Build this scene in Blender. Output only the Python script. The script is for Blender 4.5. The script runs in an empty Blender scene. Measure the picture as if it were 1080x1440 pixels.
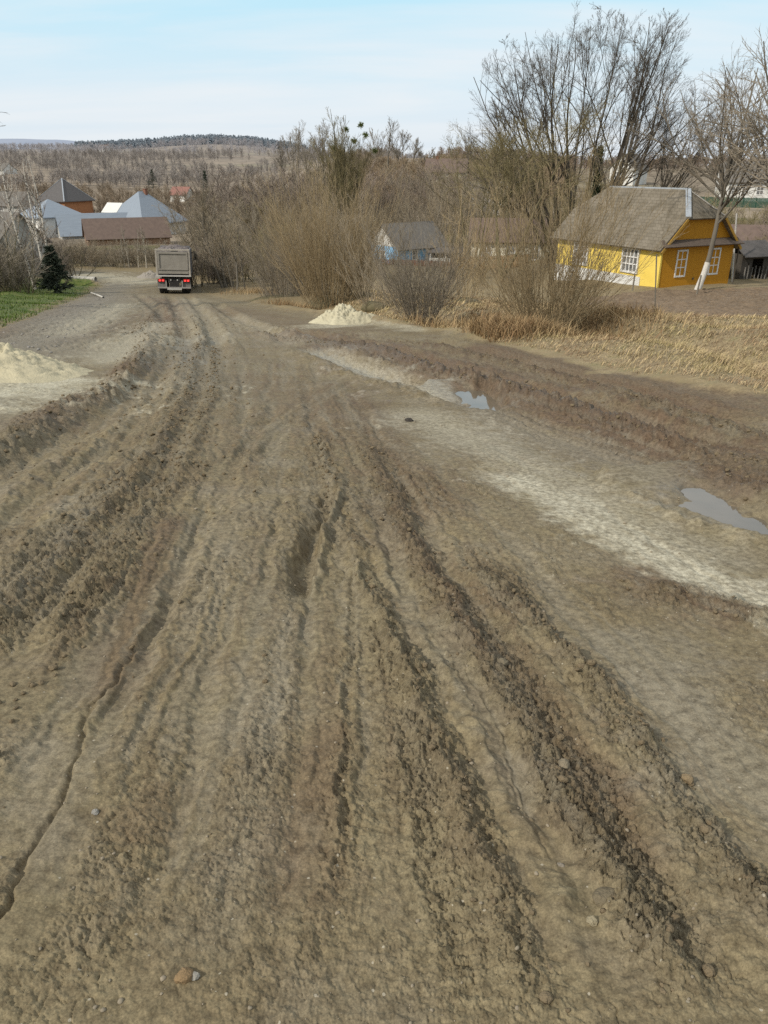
import bpy, math, random
import numpy as np
rng = np.random.default_rng(11)
random.seed(5)
scene = bpy.context.scene
col = scene.collection
R = math.radians
F, PITCH, EYE = 1090.0, R(24.0), 1.6      # focal length in px of the 1080x1440 photo
cp, sp = math.cos(PITCH), math.sin(PITCH)

# ------------------------------------------------------------------ noise
def h2(ix, iy, s):
    a = (ix.astype(np.int64) * 374761393 + iy.astype(np.int64) * 668265263 + s * 974634777) & 0xffffffff
    a = ((a ^ (a >> 13)) * 1274126177) & 0xffffffff
    a = ((a ^ (a >> 16)) * 2246822519) & 0xffffffff
    return ((a ^ (a >> 15)) & 0xffffff).astype(np.float64) / 16777216.0

def noise(x, y, s=0):
    x0 = np.floor(x); y0 = np.floor(y); fx = x - x0; fy = y - y0
    u = fx * fx * fx * (fx * (fx * 6 - 15) + 10); v = fy * fy * fy * (fy * (fy * 6 - 15) + 10)
    def g(dx, dy):
        a = h2(x0 + dx, y0 + dy, s) * 6.2831853
        return np.cos(a) * (fx - dx) + np.sin(a) * (fy - dy)
    n0 = g(0, 0) * (1 - u) + g(1, 0) * u
    n1 = g(0, 1) * (1 - u) + g(1, 1) * u
    return (n0 * (1 - v) + n1 * v) * 1.5

def fbm(x, y, o=4, s=0, gain=0.5):
    t = 0; a = 1.0
    for k in range(o):
        t = t + a * noise(x * 2.03 ** k + 17.3 * k, y * 2.03 ** k - 9.1 * k, s + k); a *= gain
    return t

def worley(x, y, s=0):
    x0 = np.floor(x); y0 = np.floor(y)
    f1 = np.full(x.shape, 9.0); f2 = f1.copy(); idr = np.zeros(x.shape)
    for dx in (-1, 0, 1):
        for dy in (-1, 0, 1):
            cx = x0 + dx; cy = y0 + dy
            r1 = h2(cx, cy, s); r2 = h2(cx, cy, s + 7)
            d = np.hypot(cx + 0.1 + 0.8 * r1 - x, cy + 0.1 + 0.8 * r2 - y)
            near = d < f1
            f2 = np.where(near, f1, np.minimum(f2, d))
            idr = np.where(near, h2(cx, cy, s + 13), idr)
            f1 = np.minimum(f1, d)
    return f1, f2, idr

def sstep(a, b, x):
    t = np.clip((x - a) / (b - a), 0, 1)
    return t * t * (3 - 2 * t)

# ------------------------------------------------------------------ the lie of the land
SL = 0.1185
_ty = np.arange(-150.0, 4200.0, 1.0)
def _prof(pts):
    ys = [p[0] for p in pts]; zs = [p[1] for p in pts]
    t = np.interp(_ty, ys, zs)
    t = np.where(_ty < 0, -SL * _ty, t)
    k = np.hanning(13); k /= k.sum()
    s = np.convolve(np.pad(t, 6, mode='edge'), k, mode='valid')
    k2 = np.hanning(81); k2 /= k2.sum()
    s2 = np.convolve(np.pad(t, 40, mode='edge'), k2, mode='valid')
    w = sstep(80, 200, _ty)
    return s * (1 - w) + s2 * w
_PL = _prof([(0, 0), (55, -6.5), (63, -6.95), (70, -7.25), (78, -7.6), (100, -8.6), (130, -9.6), (200, -10.4), (300, -8.5), (450, -1), (700, 9), (1000, 19), (1250, 25), (1600, 30), (2200, 26), (4200, -20)])
_PC = _prof([(0, 0), (55, -6.4), (70, -7.3), (85, -8.3), (105, -8.9), (120, -7.6), (150, -4.8), (175, -2.5), (200, -1.0), (255, 1.5), (340, 4.5), (600, 6), (1500, 8), (4200, -20)])
_PR = _prof([(0, 0), (46, -5.35), (58, -6.0), (70, -6.5), (100, -6.4), (130, -4.8), (160, -3.2), (200, -1.2), (260, 0.4), (400, 1.0), (1200, 3), (4200, -20)])
def hbase(x, y):
    x = np.asarray(x, float); y = np.asarray(y, float)
    u = x / np.maximum(y, 5.0)
    l = np.interp(y, _ty, _PL); c = np.interp(y, _ty, _PC); r = np.interp(y, _ty, _PR)
    a = sstep(-0.16, 0.0, u); b = sstep(0.13, 0.28, u)
    return (l * (1 - a) + c * a) * (1 - b) + r * b + 9 * np.exp(-((u + .20) / .085) ** 2) * sstep(700, 1250, y) * sstep(3000, 1700, y)

def ray(px, py):
    a = (px - 540) / F; b = (720 - py) / F
    return np.array([a, cp + b * sp, b * cp - sp])
def gp(px, py):
    """the ground point that shows at a place of the photograph"""
    d = ray(px, py)
    t = 0.3
    for k in range(6000):
        q = d * t
        if EYE + q[2] < float(hbase(q[0], q[1])): break
        t += 0.01 + t * 0.004
    lo, hi = t - (0.02 + t * 0.008), t
    for k in range(30):
        m = (lo + hi) / 2; q = d * m
        if EYE + q[2] < float(hbase(q[0], q[1])): hi = m
        else: lo = m
    q = d * hi
    return (float(q[0]), float(q[1]))
def at(px, py, Y):
    """point at forward distance Y on the sight line through a place of the photograph"""
    d = ray(px, py); q = d * (Y / d[1])
    return (float(q[0]), float(q[1]), float(q[2] + EYE))

# ------------------------------------------------------------------ track lines
def smooth_line(pts, n=6):
    p = np.array(pts, float)
    p = np.vstack([2 * p[0] - p[1], p, 2 * p[-1] - p[-2]])
    out = []
    for i in range(1, len(p) - 2):
        for k in range(n):
            t = k / n
            out.append(0.5 * ((2 * p[i]) + (-p[i - 1] + p[i + 1]) * t + (2 * p[i - 1] - 5 * p[i] + 4 * p[i + 1] - p[i + 2]) * t * t + (-p[i - 1] + 3 * p[i] - 3 * p[i + 1] + p[i + 2]) * t ** 3))
    out.append(p[-2])
    return np.array(out)
def line(*pix, n=6):
    return smooth_line([gp(*q) for q in pix], n)
def sdist(L, x, y, reach):
    """signed distance (right of the way positive), place along 0..1, arc length, and the index of the points within reach"""
    idx = np.nonzero((x > L[:, 0].min() - reach) & (x < L[:, 0].max() + reach) & (y > L[:, 1].min() - reach) & (y < L[:, 1].max() + reach))[0]
    px, py = x[idx], y[idx]
    best = np.full(px.shape, 1e9); side = np.zeros(px.shape); arc = np.zeros(px.shape)
    s0 = 0.0
    for a, b in zip(L[:-1], L[1:]):
        d = b - a; ln = math.hypot(*d)
        if ln < 1e-6: continue
        t = np.clip(((px - a[0]) * d[0] + (py - a[1]) * d[1]) / (ln * ln), 0, 1)
        dd = np.hypot(px - a[0] - t * d[0], py - a[1] - t * d[1])
        m = dd < best
        best = np.where(m, dd, best)
        side = np.where(m, np.sign((px - a[0]) * d[1] - (py - a[1]) * d[0]), side)
        arc = np.where(m, s0 + t * ln, arc)
        s0 += ln
    k = best < reach
    return idx[k], (best * side)[k], (arc / s0)[k], arc[k]
def in_poly(poly, x, y):
    c = np.zeros(x.shape, bool); n = len(poly)
    for i in range(n):
        x1, y1 = poly[i]; x2, y2 = poly[(i + 1) % n]
        if y1 == y2: continue
        m = (y1 > y) != (y2 > y)
        c ^= m & (x < (x2 - x1) * (y - y1) / (y2 - y1) + x1)
    return c

RIGHT_EDGE = line((1500, 690), (1250, 612), (1080, 566), (940, 540), (850, 521), (760, 498), (680, 481), (600, 464), (520, 453), (430, 440), (360, 428), (305, 417), (280, 406), (262, 398), n=5)
LEFT_EDGE = line((-420, 620), (-200, 520), (-60, 482), (0, 461), (70, 434), (120, 414), (142, 402), n=5)
FAR_L = line((142, 402), (128, 396), (60, 391), (-120, 386), n=4)
FAR_R = line((262, 398), (225, 386), (150, 379), (60, 375), (-120, 371), n=4)
ROAD = np.vstack([[(14, -25)], RIGHT_EDGE, FAR_R[1:], FAR_L[::-1], LEFT_EDGE[::-1][1:], [(-14, -25)]])
GREEN = np.array([gp(*q) for q in ((-260, 545), (-60, 484), (0, 463), (70, 436), (120, 415), (145, 403), (130, 396), (90, 396), (0, 382), (-60, 380), (-300, 400))])
GARDEN = np.array([gp(*q) for q in ((800, 441), (1080, 449), (1400, 462))] + [(60, 47), (26, 51.5), (17, 50.2), (11.5, 44)])
DITCH_L = line((-150, 440), (0, 408), (60, 408), (110, 401), n=5)
DITCH_R = line((1400, 585), (1080, 505), (950, 489), (860, 478), (770, 467), (690, 462), (610, 450), (500, 436), (420, 428), n=5)

# kind, picked line, width, height, roughness added, fade at both ends
TR = [
 # ---- lanes of many fine lines pressed along the ways the wheels took
 ('streak', line((262, 440), (275, 490), (240, 600), (150, 740), (40, 890), (-80, 1040)), 0.75, 0.034, 0.5, .03),
 ('streak', line((300, 440), (330, 500), (330, 620), (280, 780), (190, 980), (60, 1250), (-20, 1420)), 0.42, 0.022, 0.35, .05),
 ('streak', line((380, 500), (400, 600), (390, 760), (350, 960), (280, 1200), (200, 1460)), 0.34, 0.018, 0.35, .06),
 ('streak', line((420, 520), (455, 640), (470, 800), (480, 980), (470, 1200), (450, 1460)), 0.26, 0.020, 0.4, .06),
 ('streak', line((450, 510), (510, 620), (580, 760), (660, 920), (760, 1120), (900, 1400)), 0.36, 0.024, 0.45, .05),
 ('streak', line((560, 620), (660, 740), (800, 880), (960, 1050), (1180, 1270)), 0.34, 0.018, 0.35, .07),
 ('streak', line((640, 610), (780, 700), (930, 800), (1120, 900)), 0.45, 0.016, 0.2, .08),
 ('streak', line((230, 500), (160, 590), (50, 680), (-80, 770)), 0.7, 0.028, 0.2, .06),
 ('streak', line((340, 450), (440, 480), (580, 510), (740, 560), (900, 610), (1100, 680)), 0.9, 0.085, 0.35, .05),
 ('streak', line((480, 470), (640, 490), (800, 530), (960, 580), (1120, 620)), 0.8, 0.075, 0.3, .05),
 ('streak', line((250, 412), (262, 440), (280, 470)), 1.6, 0.05, 0.2, .1),
 ('streak', line((190, 405), (150, 425), (60, 455), (-60, 490)), 1.6, 0.09, 0.4, .06),
 ('streak', line((225, 415), (200, 440), (120, 480), (20, 505)), 1.3, 0.08, 0.4, .08),
 ('streak', line((330, 440), (380, 500), (340, 600), (250, 720)), 0.5, 0.02, 0.2, .2),
 ('streak', line((520, 520), (420, 580), (340, 660), (290, 740)), 0.4, 0.016, 0.2, .2),
 # ---- the pair of ruts through the middle
 ('drop',  line((447, 600), (455, 640), (475, 720), (500, 800), (548, 890), (598, 1000), (648, 1120), (715, 1290), (790, 1460)), 0.085, 0.075, 0.55, .06),
 ('groove', line((470, 690), (515, 800), (566, 890), (615, 990), (668, 1110), (740, 1290), (815, 1460)), 0.06, 0.05, 0.0, .08),
 ('slot',  line((470, 690), (450, 740), (430, 800), (420, 850)), 0.05, 0.13, 0.1, .18),
 ('ridge', line((515, 620), (540, 700), (585, 790), (640, 880), (705, 965), (780, 1075), (845, 1180), (915, 1310), (990, 1460)), 0.10, 0.07, 1.0, .05),
 ('groove', line((560, 680), (620, 790), (690, 890), (770, 1000), (850, 1120), (930, 1260), (1020, 1440)), 0.07, 0.035, 0.0, .08),
 ('smooth', line((515, 740), (580, 850), (650, 970), (725, 1110), (800, 1260), (890, 1450)), 0.10, 0.012, -0.8, .1),
 # ---- right hand step and its crumbly lip
 ('step',  line((690, 800), (745, 868), (800, 920), (880, 990), (935, 1075), (1005, 1175), (1090, 1280), (1200, 1400)), 0.05, 0.06, 0.9, .08),
 ('smooth', line((760, 850), (860, 930), (960, 1020), (1040, 1100), (1180, 1230)), 0.20, 0.0, -0.7, .1),
 ('ridge', line((640, 770), (740, 860), (830, 960), (900, 1060), (960, 1150)), 0.07, 0.03, 0.7, .2),
 ('groove', line((860, 1150), (930, 1250), (1010, 1370), (1060, 1450)), 0.06, 0.03, 0.1, .2),
 # ---- left smooth track with a cracked edge
 ('crack', line((200, 900), (160, 960), (128, 1000), (112, 1075), (85, 1130), (48, 1195), (5, 1280), (-60, 1370)), 0.016, 0.055, 0.1, .06),
 ('smooth', line((330, 640), (290, 720), (235, 820), (175, 915), (95, 1050), (0, 1210), (-60, 1310)), 0.13, 0.014, -1.1, .1),
 ('groove', line((300, 700), (265, 790), (215, 890), (165, 985), (120, 1080)), 0.05, 0.035, 0.2, .15),
 ('groove', line((320, 740), (270, 840), (225, 930)), 0.035, 0.02, 0.2, .2),
 # ---- left churned band
 ('band',  line((265, 462), (262, 500), (245, 560), (195, 640), (130, 720), (50, 820), (-60, 960)), 0.62, 0.02, 0.45, .03),
 ('groove', line((245, 470), (232, 520), (190, 610), (95, 660), (0, 750), (-90, 840)), 0.13, 0.055, 0.3, .06),
 ('ridge', line((275, 480), (268, 540), (215, 640), (140, 712), (70, 800), (0, 885), (-50, 950)), 0.10, 0.055, 0.9, .05),
 ('groove', line((285, 480), (282, 540), (235, 650), (165, 730), (95, 815), (10, 925), (-40, 1000)), 0.10, 0.05, 0.0, .06),
 ('ridge', line((302, 480), (297, 550), (255, 640), (215, 700), (150, 800), (90, 905), (10, 1010)), 0.08, 0.035, 0.7, .08),
 ('smooth', line((230, 520), (170, 600), (60, 680), (-60, 760)), 0.45, 0.0, -0.7, .08),
 # ---- fine lines over the middle
 ('groove', line((398, 690), (380, 770), (366, 850)), 0.03, 0.025, 0.2, .2),
 ('groove', line((496, 790), (492, 900), (488, 1030), (475, 1180), (462, 1330)), 0.018, 0.018, 0.25, .15),
 ('groove', line((440, 820), (425, 960), (410, 1120), (390, 1300), (370, 1450)), 0.03, 0.012, 0.1, .2),
 ('groove', line((330, 820), (300, 940), (262, 1080), (205, 1260), (150, 1440)), 0.05, 0.014, 0.1, .2),
 ('groove', line((560, 1000), (590, 1120), (620, 1260), (660, 1440)), 0.03, 0.016, 0.3, .2),
 ('groove', line((400, 560), (340, 640), (300, 720)), 0.06, 0.03, 0.1, .2),
 ('groove', line((520, 520), (440, 570), (370, 640), (320, 700)), 0.06, 0.02, 0.1, .2),
 ('groove', line((420, 520), (440, 580), (470, 650), (500, 720)), 0.07, 0.03, 0.2, .2),
 ('groove', line((480, 520), (520, 600), (570, 690), (640, 790)), 0.08, 0.025, 0.3, .2),
 # ---- berm in front of the left sand
 ('ridge', line((215, 470), (195, 505), (160, 545), (100, 572), (50, 598), (0, 632), (-80, 680)), 0.22, 0.21, 1.0, .07),
 ('groove', line((235, 490), (205, 545), (120, 600), (0, 660), (-90, 710)), 0.22, 0.06, 0.1, .1),
 # ---- brown ruts along the right
 ('ridge', line((365, 468), (430, 480), (520, 492), (620, 520), (700, 545), (790, 575), (880, 605), (980, 640), (1090, 675), (1200, 715)), 0.24, 0.17, 1.0, .05),
 ('groove', line((430, 487), (500, 512), (580, 535), (650, 556), (720, 575)), 0.34, 0.14, -0.3, .15),
 ('groove', line((370, 462), (460, 474), (560, 495), (660, 525), (760, 550), (870, 582), (980, 615), (1090, 645)), 0.24, 0.12, 0.3, .06),
 ('ridge', line((560, 478), (680, 505), (780, 530), (900, 565), (1010, 598), (1120, 628)), 0.20, 0.10, 0.9, .08),
 ('groove', line((600, 475), (700, 500), (820, 530), (960, 570), (1090, 605)), 0.26, 0.08, 0.3, .08),
 ('groove', line((880, 655), (960, 690), (1040, 715), (1120, 738), (1220, 770)), 0.26, 0.10, -0.6, .2),
 ('ridge', line((930, 650), (1010, 680), (1100, 705), (1200, 735)), 0.16, 0.08, 0.8, .15),
 ('ridge', line((900, 820), (960, 835), (1030, 855), (1110, 880)), 0.14, 0.045, 1.0, .15),
 ('smooth', line((560, 570), (680, 640), (800, 700), (920, 760), (1090, 830)), 0.4, 0.01, -0.9, .1),
 ('smooth', line((700, 590), (820, 640), (930, 700), (1090, 770)), 0.35, 0.02, -0.8, .1),
 # ---- towards the lorry
 ('groove', line((238, 415), (250, 440), (262, 470), (255, 520)), 0.22, 0.09, 0.1, .1),
 ('groove', line((263, 415), (285, 440), (302, 470), (310, 520)), 0.22, 0.09, 0.1, .1),
 ('groove', line((300, 425), (330, 445), (370, 462), (420, 485)), 0.25, 0.10, 0.2, .1),
 ('ridge', line((230, 425), (215, 440), (205, 455), (180, 470)), 0.2, 0.1, 0.6, .2),
 ('groove', line((190, 410), (215, 430), (245, 460)), 0.25, 0.10, 0.1, .2),
]
PALE = [(line((180, 425), (120, 455), (90, 480)), .7, .55), (line((230, 450), (170, 490), (150, 520)), .6, .6),   # whitish clay: line, half width, strength
 (line((700, 652), (760, 690), (830, 735), (920, 782), (1010, 815), (1120, 858), (1250, 900)), 0.19, 1.0),
 (line((560, 570), (640, 600), (720, 640), (800, 685), (900, 740), (1090, 820)), 0.42, 0.5),
 (line((780, 680), (880, 740), (980, 790), (1150, 850)), 0.10, 0.9),
 (line((430, 488), (480, 503), (540, 522), (600, 545), (640, 570)), 0.36, 0.75),
 (line((110, 485), (190, 482), (250, 472)), 1.1, 0.6),
 (line((230, 400), (170, 392), (100, 384)), 2.2, 0.75),
 (line((262, 418), (280, 450), (300, 470), (330, 490)), 0.8, 0.3),
 (line((320, 440), (360, 460), (440, 490)), 0.5, 0.35),
]
SANDY = [(line((-160, 590), (-60, 560), (30, 545), (110, 528)), 1.25, 1.0), (line((450, 455), (500, 458)), 1.5, 0.7), (line((-80, 520), (60, 510)), 1.6, 0.8), (line((520, 452), (600, 468)), .5, 0.5)]
BROWN = [(line((150, 412), (80, 440), (0, 466), (-80, 490)), .55, .75), (line((200, 440), (130, 470), (60, 490)), .35, .6), (line((120, 425), (180, 418), (240, 425), (225, 455), (190, 480)), .9, .8), (line((215, 470), (180, 520), (100, 572), (0, 632)), .3, .7), (line((250, 720), (180, 880), (140, 1000)), .10, .5), (line((640, 760), (560, 640), (500, 560)), .35, .45), (line((340, 520), (430, 560), (520, 640)), .6, .35), (line((360, 462), (480, 482), (600, 512), (720, 550), (830, 585), (950, 625), (1090, 665), (1250, 720)), 1.1, 1.0), (line((640, 482), (800, 520), (950, 560), (1090, 600)), 1.3, 0.8), (line((960, 660), (1090, 700)), .4, .9),
         (line((300, 430), (400, 452), (520, 470)), 1.3, 0.45), (line((500, 700), (600, 800), (720, 940), (850, 1120), (960, 1300)), 0.12, 0.45), (line((470, 1000), (430, 1140), (400, 1300)), .12, .35), (line((880, 790), (960, 830), (1080, 870)), .22, .7), (line((230, 1090), (180, 1190)), .1, .4)]
GREYISH = [(line((-60, 470), (60, 455), (140, 430), (170, 410)), 2.2, .8), (line((560, 570), (640, 610), (720, 650)), .6, .5), (line((860, 870), (960, 980), (1060, 1090), (1180, 1200)), 0.22, 0.9), (line((640, 560), (760, 605), (860, 640), (960, 700)), .35, .9), (line((285, 465), (270, 520), (250, 560)), .5, .7), (line((600, 860), (680, 1000), (760, 1160)), .05, .5),
           (line((80, 470), (130, 500), (220, 480)), 1.1, .7), (line((420, 860), (380, 1000), (330, 1200), (280, 1400)), .13, .45)]
WETS = [(line((420, 480), (520, 495), (640, 525), (760, 560), (880, 600), (1000, 640)), .3, .6), (line((960, 686), (1030, 705), (1110, 742)), .5, .8), (line((640, 545), (690, 562)), .5, .8), (line((430, 488), (500, 512), (580, 535), (650, 556), (700, 566)), 0.24, 0.9), (line((920, 678), (1000, 702), (1090, 728), (1200, 760)), 0.22, 1.0), (line((380, 466), (480, 478), (620, 515), (740, 552), (860, 590)), .28, .65), (line((262, 470), (265, 520)), .35, .55),
        (line((620, 850), (700, 980), (790, 1150), (880, 1330)), .03, .4), (line((140, 710), (70, 800), (0, 880)), .06, .6)]

PUDDLES = []
def add_puddle(pix, drop):
    P = [gp(*q) for q in pix]
    L = smooth_line(P + P[:1], 6)
    PUDDLES.append((L, float(min(hbase(L[:, 0], L[:, 1]))) - drop))
add_puddle([(975, 690), (1005, 694), (1045, 708), (1085, 726), (1100, 740), (1060, 736), (1015, 722), (985, 706)], .03)
add_puddle([(652, 546), (680, 545), (708, 558), (700, 570), (668, 566)], .03)
def hterrain(x, y, masks=False):
    x = np.asarray(x, float).ravel(); y = np.asarray(y, float).ravel()
    z = hbase(x, y)
    r = np.hypot(x, y)
    road = in_poly(ROAD, x, y).astype(float)
    # distance from the road's edge
    edge = np.full(x.shape, 6.0)
    for L in (RIGHT_EDGE, LEFT_EDGE, FAR_L, FAR_R):
        i, d, t, a = sdist(L, x, y, 6.0)
        edge[i] = np.minimum(edge[i], np.abs(d))
    edge = np.where(road > .5, -edge, edge)
    near = r < 75
    on = sstep(0.35, -0.5, edge + 0.35 * fbm(x * 1.1, y * 1.1, 3, 71))
    fade = on * sstep(78, 60, r)
    # broad undulation
    z = z + 0.05 * fbm(x * 0.35, y * 0.35, 3, 3) * on * sstep(80, 60, r) + (0.12 * fbm(x * 0.22, y * 0.22, 3, 5) * sstep(100, 70, r) + 0.9 * fbm(x * .02, y * .02, 3, 6) * sstep(90, 220, r)) * (1 - on)
    z = z + 0.12 * sstep(0, 2.0, edge) * sstep(100, 60, r)
    rough = 0.33 + 0.4 * fbm(x * 0.9, y * 0.9, 3, 21)
    lane = np.zeros(x.shape)
    # ditches
    for L, w, dep in ((DITCH_L, 1.1, 0.75), (DITCH_R, 1.2, 0.45)):
        i, d, t, a = sdist(L, x, y, 6.0)
        z[i] += -dep * np.exp(-(d / w) ** 2) * (1 - on[i]) + .18 * np.exp(-((np.abs(d) - 2 * w) / w) ** 2) * (1 - on[i])
    # tracks
    warp = 0.035 * fbm(x * 3.1, y * 3.1, 3, 31)
    wf = 0.012 * fbm(x * 17, y * 17, 2, 33)
    lump = fbm(x * 6.5, y * 6.5, 3, 41); lump2 = fbm(x * 15, y * 15, 2, 43)
    for kind, L, w, h, ro, fd in TR:
        i, d, t, a = sdist(L, x, y, w * 5 + 0.15)
        sc = min(1.0, w / 0.12)
        h = h * ((.5 if w >= .2 else .30) if kind == 'ridge' else (.95 if w >= .2 else .58) if kind in ('groove', 'drop', 'step') else .5 if kind == 'crack' else .8)
        d = d + warp[i] * (0.35 + sc) + wf[i]
        f = sstep(0, fd, t) * sstep(1, 1 - fd, t) * fade[i]
        q = d / w
        if kind == 'groove':
            z[i] += f * h * (-np.exp(-q ** 4) * (1 + .25 * lump[i]) + 0.55 * np.exp(-((np.abs(q) - 1.7) / .6) ** 2) * (.6 + .7 * lump[i]))
            rough[i] += f * ro * np.exp(-(q / 1.8) ** 2)
        elif kind == 'slot':
            z[i] += f * h * 1.0 * (-np.where(q < 0, np.exp(-q ** 6), np.exp(-(q / 1.8) ** 2)) + 0.5 * np.exp(-((q + 1.4) / .5) ** 2) * (1 + .5 * lump[i]))
        elif kind == 'smooth':
            b = np.exp(-q ** 4)
            z[i] += f * (-h * b + 0.0012 * b * np.clip(lump[i] + .3, 0, 1) * np.sin(a * 6.283 / 0.034 + 2.5 * np.abs(q) + 2 * lump2[i]))
            rough[i] += f * ro * b
        elif kind == 'streak':
            b = np.exp(-np.abs(q) ** 3)
            n1 = fbm(d * 7.5 + 31 * w, a * .22 + 7 * w, 3, int(h * 5000), .62)
            n2 = noise(d * 24, a * .9, int(h * 7000) + 3)
            z[i] += f * b * h * (n1 * .9 - .55 * sstep(.10, .45, n1) + .30 * n2)
            rough[i] += f * b * ro * 1.5 * noise(d * 5.5 + 11, a * .30, int(h * 9000) + 5)
            lane[i] += f * b * n1
        elif kind == 'band':
            b = np.exp(-q ** 4)
            z[i] += f * b * h * lump[i]; rough[i] += f * ro * b
        elif kind == 'ridge':
            b = np.exp(-q ** 2)
            z[i] += f * h * b * np.clip(.85 + .45 * lump[i] + .25 * lump2[i], 0.05, 2)
            rough[i] += f * ro * np.exp(-(q / 1.5) ** 2)
        elif kind == 'drop':      # long shoulder on the left, abrupt on the right
            b = np.where(q < 0, np.exp(-(q / 1.9) ** 2), np.exp(-(q / .38) ** 2))
            z[i] += f * h * b * np.clip(.9 + .5 * lump[i] + .25 * lump2[i], .1, 2)
            rough[i] += f * ro * np.exp(-(q / 1.5) ** 2)
        elif kind == 'step':
            b = 1 / (1 + np.exp(np.clip(-q * 2.6, -30, 30)))
            reach = np.exp(-(np.maximum(q, 0) / 4) ** 2)
            z[i] += f * h * (b * reach * (1 + .3 * lump[i]))
            rough[i] += f * ro * np.exp(-((q) / 1.6) ** 2)
        elif kind == 'crack':     # smooth lip on the left broken off along a line
            b = np.where(q < 0, np.exp(-(q / 7.0) ** 2), np.exp(-(q / .5) ** 2))
            z[i] += f * (h * .7 * b - h * .55 * np.exp(-((q - .9) / .8) ** 2))
            rough[i] += f * (-1.0 * np.exp(-((q + 4) / 4) ** 2) + .3 * np.exp(-((q - 2) / 2) ** 2))
    gravel = np.zeros(x.shape)
    i, d, t, a = sdist(LEFT_EDGE, x, y, 3.5)
    gravel[i] = np.exp(-((d - 1.4) / 1.3) ** 2) * on[i]
    rough = np.clip(rough + gravel * .5, 0.03, 1.5)
    # clods, crumbs and dried cracks; each scale only where the sheet can carry it
    sidefade = sstep(R(80), R(60), np.abs(np.arctan2(x, y)))
    for cell, amp, rmax, sd in ((0.20, 0.011, 60, 51), (0.085, 0.013, 30, 53), (0.045, 0.0125, 12, 55), (0.023, 0.0092, 6.5, 57), (0.0125, 0.006, 3.6, 58)):
        k = np.nonzero((r < rmax) & (fade > .02))[0]
        if not len(k): continue
        xx = x[k] / cell + 0.42 * fbm(x[k] * 1.3 / cell, y[k] * 1.3 / cell, 3, sd + 3); yy = y[k] / cell * .85 + 0.42 * fbm(x[k] * 1.3 / cell + 40, y[k] * 1.3 / cell, 3, sd + 4)
        f1, f2, idr = worley(xx, yy, sd)
        pres = sstep(0.95, 0.35, (idr if cell > .15 else .45) + (0.60 - rough[k]) * .8 + .42 * fbm(x[k] / cell / 6, y[k] / cell / 6, 2, sd + 9))
        if cell > .15:
            dome = np.sqrt(np.clip(1 - (f1 / (.35 + .35 * idr)) ** 2, 0, 1))
        else:                      # packed angular crumbs parted by narrow crevices
            tilt = 1 + .5 * noise(xx * 1.7, yy * 1.7, sd + 21)
            dome = (.25 + .75 * idr ** 1.5) * tilt * sstep(.015, .17, f2 - f1) * (1 - .35 * f1 ** 2)
        z[k] += amp * dome * pres * np.clip(.14 + .86 * rough[k], .05, 1.2) * fade[k] * sstep(rmax, rmax * .6, r[k]) * sidefade[k]
    k = np.nonzero((r < 7) & (fade > .02))[0]
    if len(k):
        x_, y_ = x[k], y[k]
        f1, f2, idr = worley(x_ / .13 + .35 * noise(x_ * 16, y_ * 16, 61), y_ / .13 + .35 * noise(x_ * 16 + 9, y_ * 16, 62), 63)
        cm = sstep(.0, .5, noise(x_ * 1.7, y_ * 1.7, 64) + .15) * sstep(.0, .3, noise(x_ * 9, y_ * 9, 66) + .1)
        z[k] -= 0.010 * sstep(.055, .0, f2 - f1) * cm * np.clip(.4 + rough[k], 0, 1.1) * sidefade[k]
        b_ = fbm(x_ * 38, y_ * 38, 4, 65, .62)
        z[k] += (0.0085 * b_ - 0.006 * np.abs(noise(x_ * 22, y_ * 22, 69)) + 0.0028 * fbm(x_ * 120, y_ * 120, 2, 67)) * np.clip(.18 + rough[k], 0, 1.15) * sidefade[k]
    k = np.nonzero((r >= 5) & (r < 70) & (fade > .02))[0]
    z[k] += 0.012 * fbm(x[k] * 9, y[k] * 9, 3, 68, .6) * np.clip(.15 + rough[k], 0, 1.2) * fade[k]
    for L, lev in PUDDLES:
        i, d, t, a = sdist(L, x, y, 2.5)
        q = np.where(in_poly(L[:-1], x[i], y[i]), -np.abs(d), np.abs(d)) + .13 * fbm(x[i] * 3, y[i] * 3, 4, 44) + .02 * noise(x[i] * 19, y[i] * 19, 45)
        m_ = sstep(.30, -.12, q)
        z[i] = np.where((q > -.02) & (q < 1.1), np.maximum(z[i], lev + .035 * sstep(.0, .2, q) * sstep(1.1, .6, q) - .3 * sstep(.6, 1.1, q)), z[i])
        m_ = sstep(.14, -.12, q)
        z[i] = z[i] * (1 - m_) + (lev - .035 + .012 * noise(x[i] * 5, y[i] * 5, 46)) * m_
    gm = in_poly(GARDEN, x, y)
    z = z + np.where(gm, 0.10 * fbm(x * 1.7, y * 4.5, 3, 81), 0)
    if not masks: return z
    pale = np.zeros(x.shape); sandy = np.zeros(x.shape); brown = np.zeros(x.shape); grey = np.zeros(x.shape); wet = np.zeros(x.shape)
    pn = fbm(x * 1.3, y * 1.3, 4, 91, .6); pn2 = fbm(x * 7, y * 7, 3, 95, .6)
    for arr, lst in ((pale, PALE), (sandy, SANDY), (brown, BROWN), (grey, GREYISH), (wet, WETS)):
        for L, w, s in lst:
            i, d, t, a = sdist(L, x, y, w * 3.2)
            q = (np.abs(d) / w) * np.clip(1 + .55 * pn[i] + .4 * pn2[i], .3, 2) + .25 * pn2[i]
            arr[i] = np.maximum(arr[i], s * np.exp(-np.clip(q, 0, 9) ** 2.4) * sstep(0, .12, t) * sstep(1, .88, t))
    brown = np.clip(brown + .22 * sstep(.05, .5, lane) * on, 0, 1); grey = np.clip(grey + .5 * sstep(-.05, -.5, lane) * on, 0, 1)
    green = in_poly(GREEN, x, y) * sstep(0, .7, edge + .4 * pn)
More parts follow.
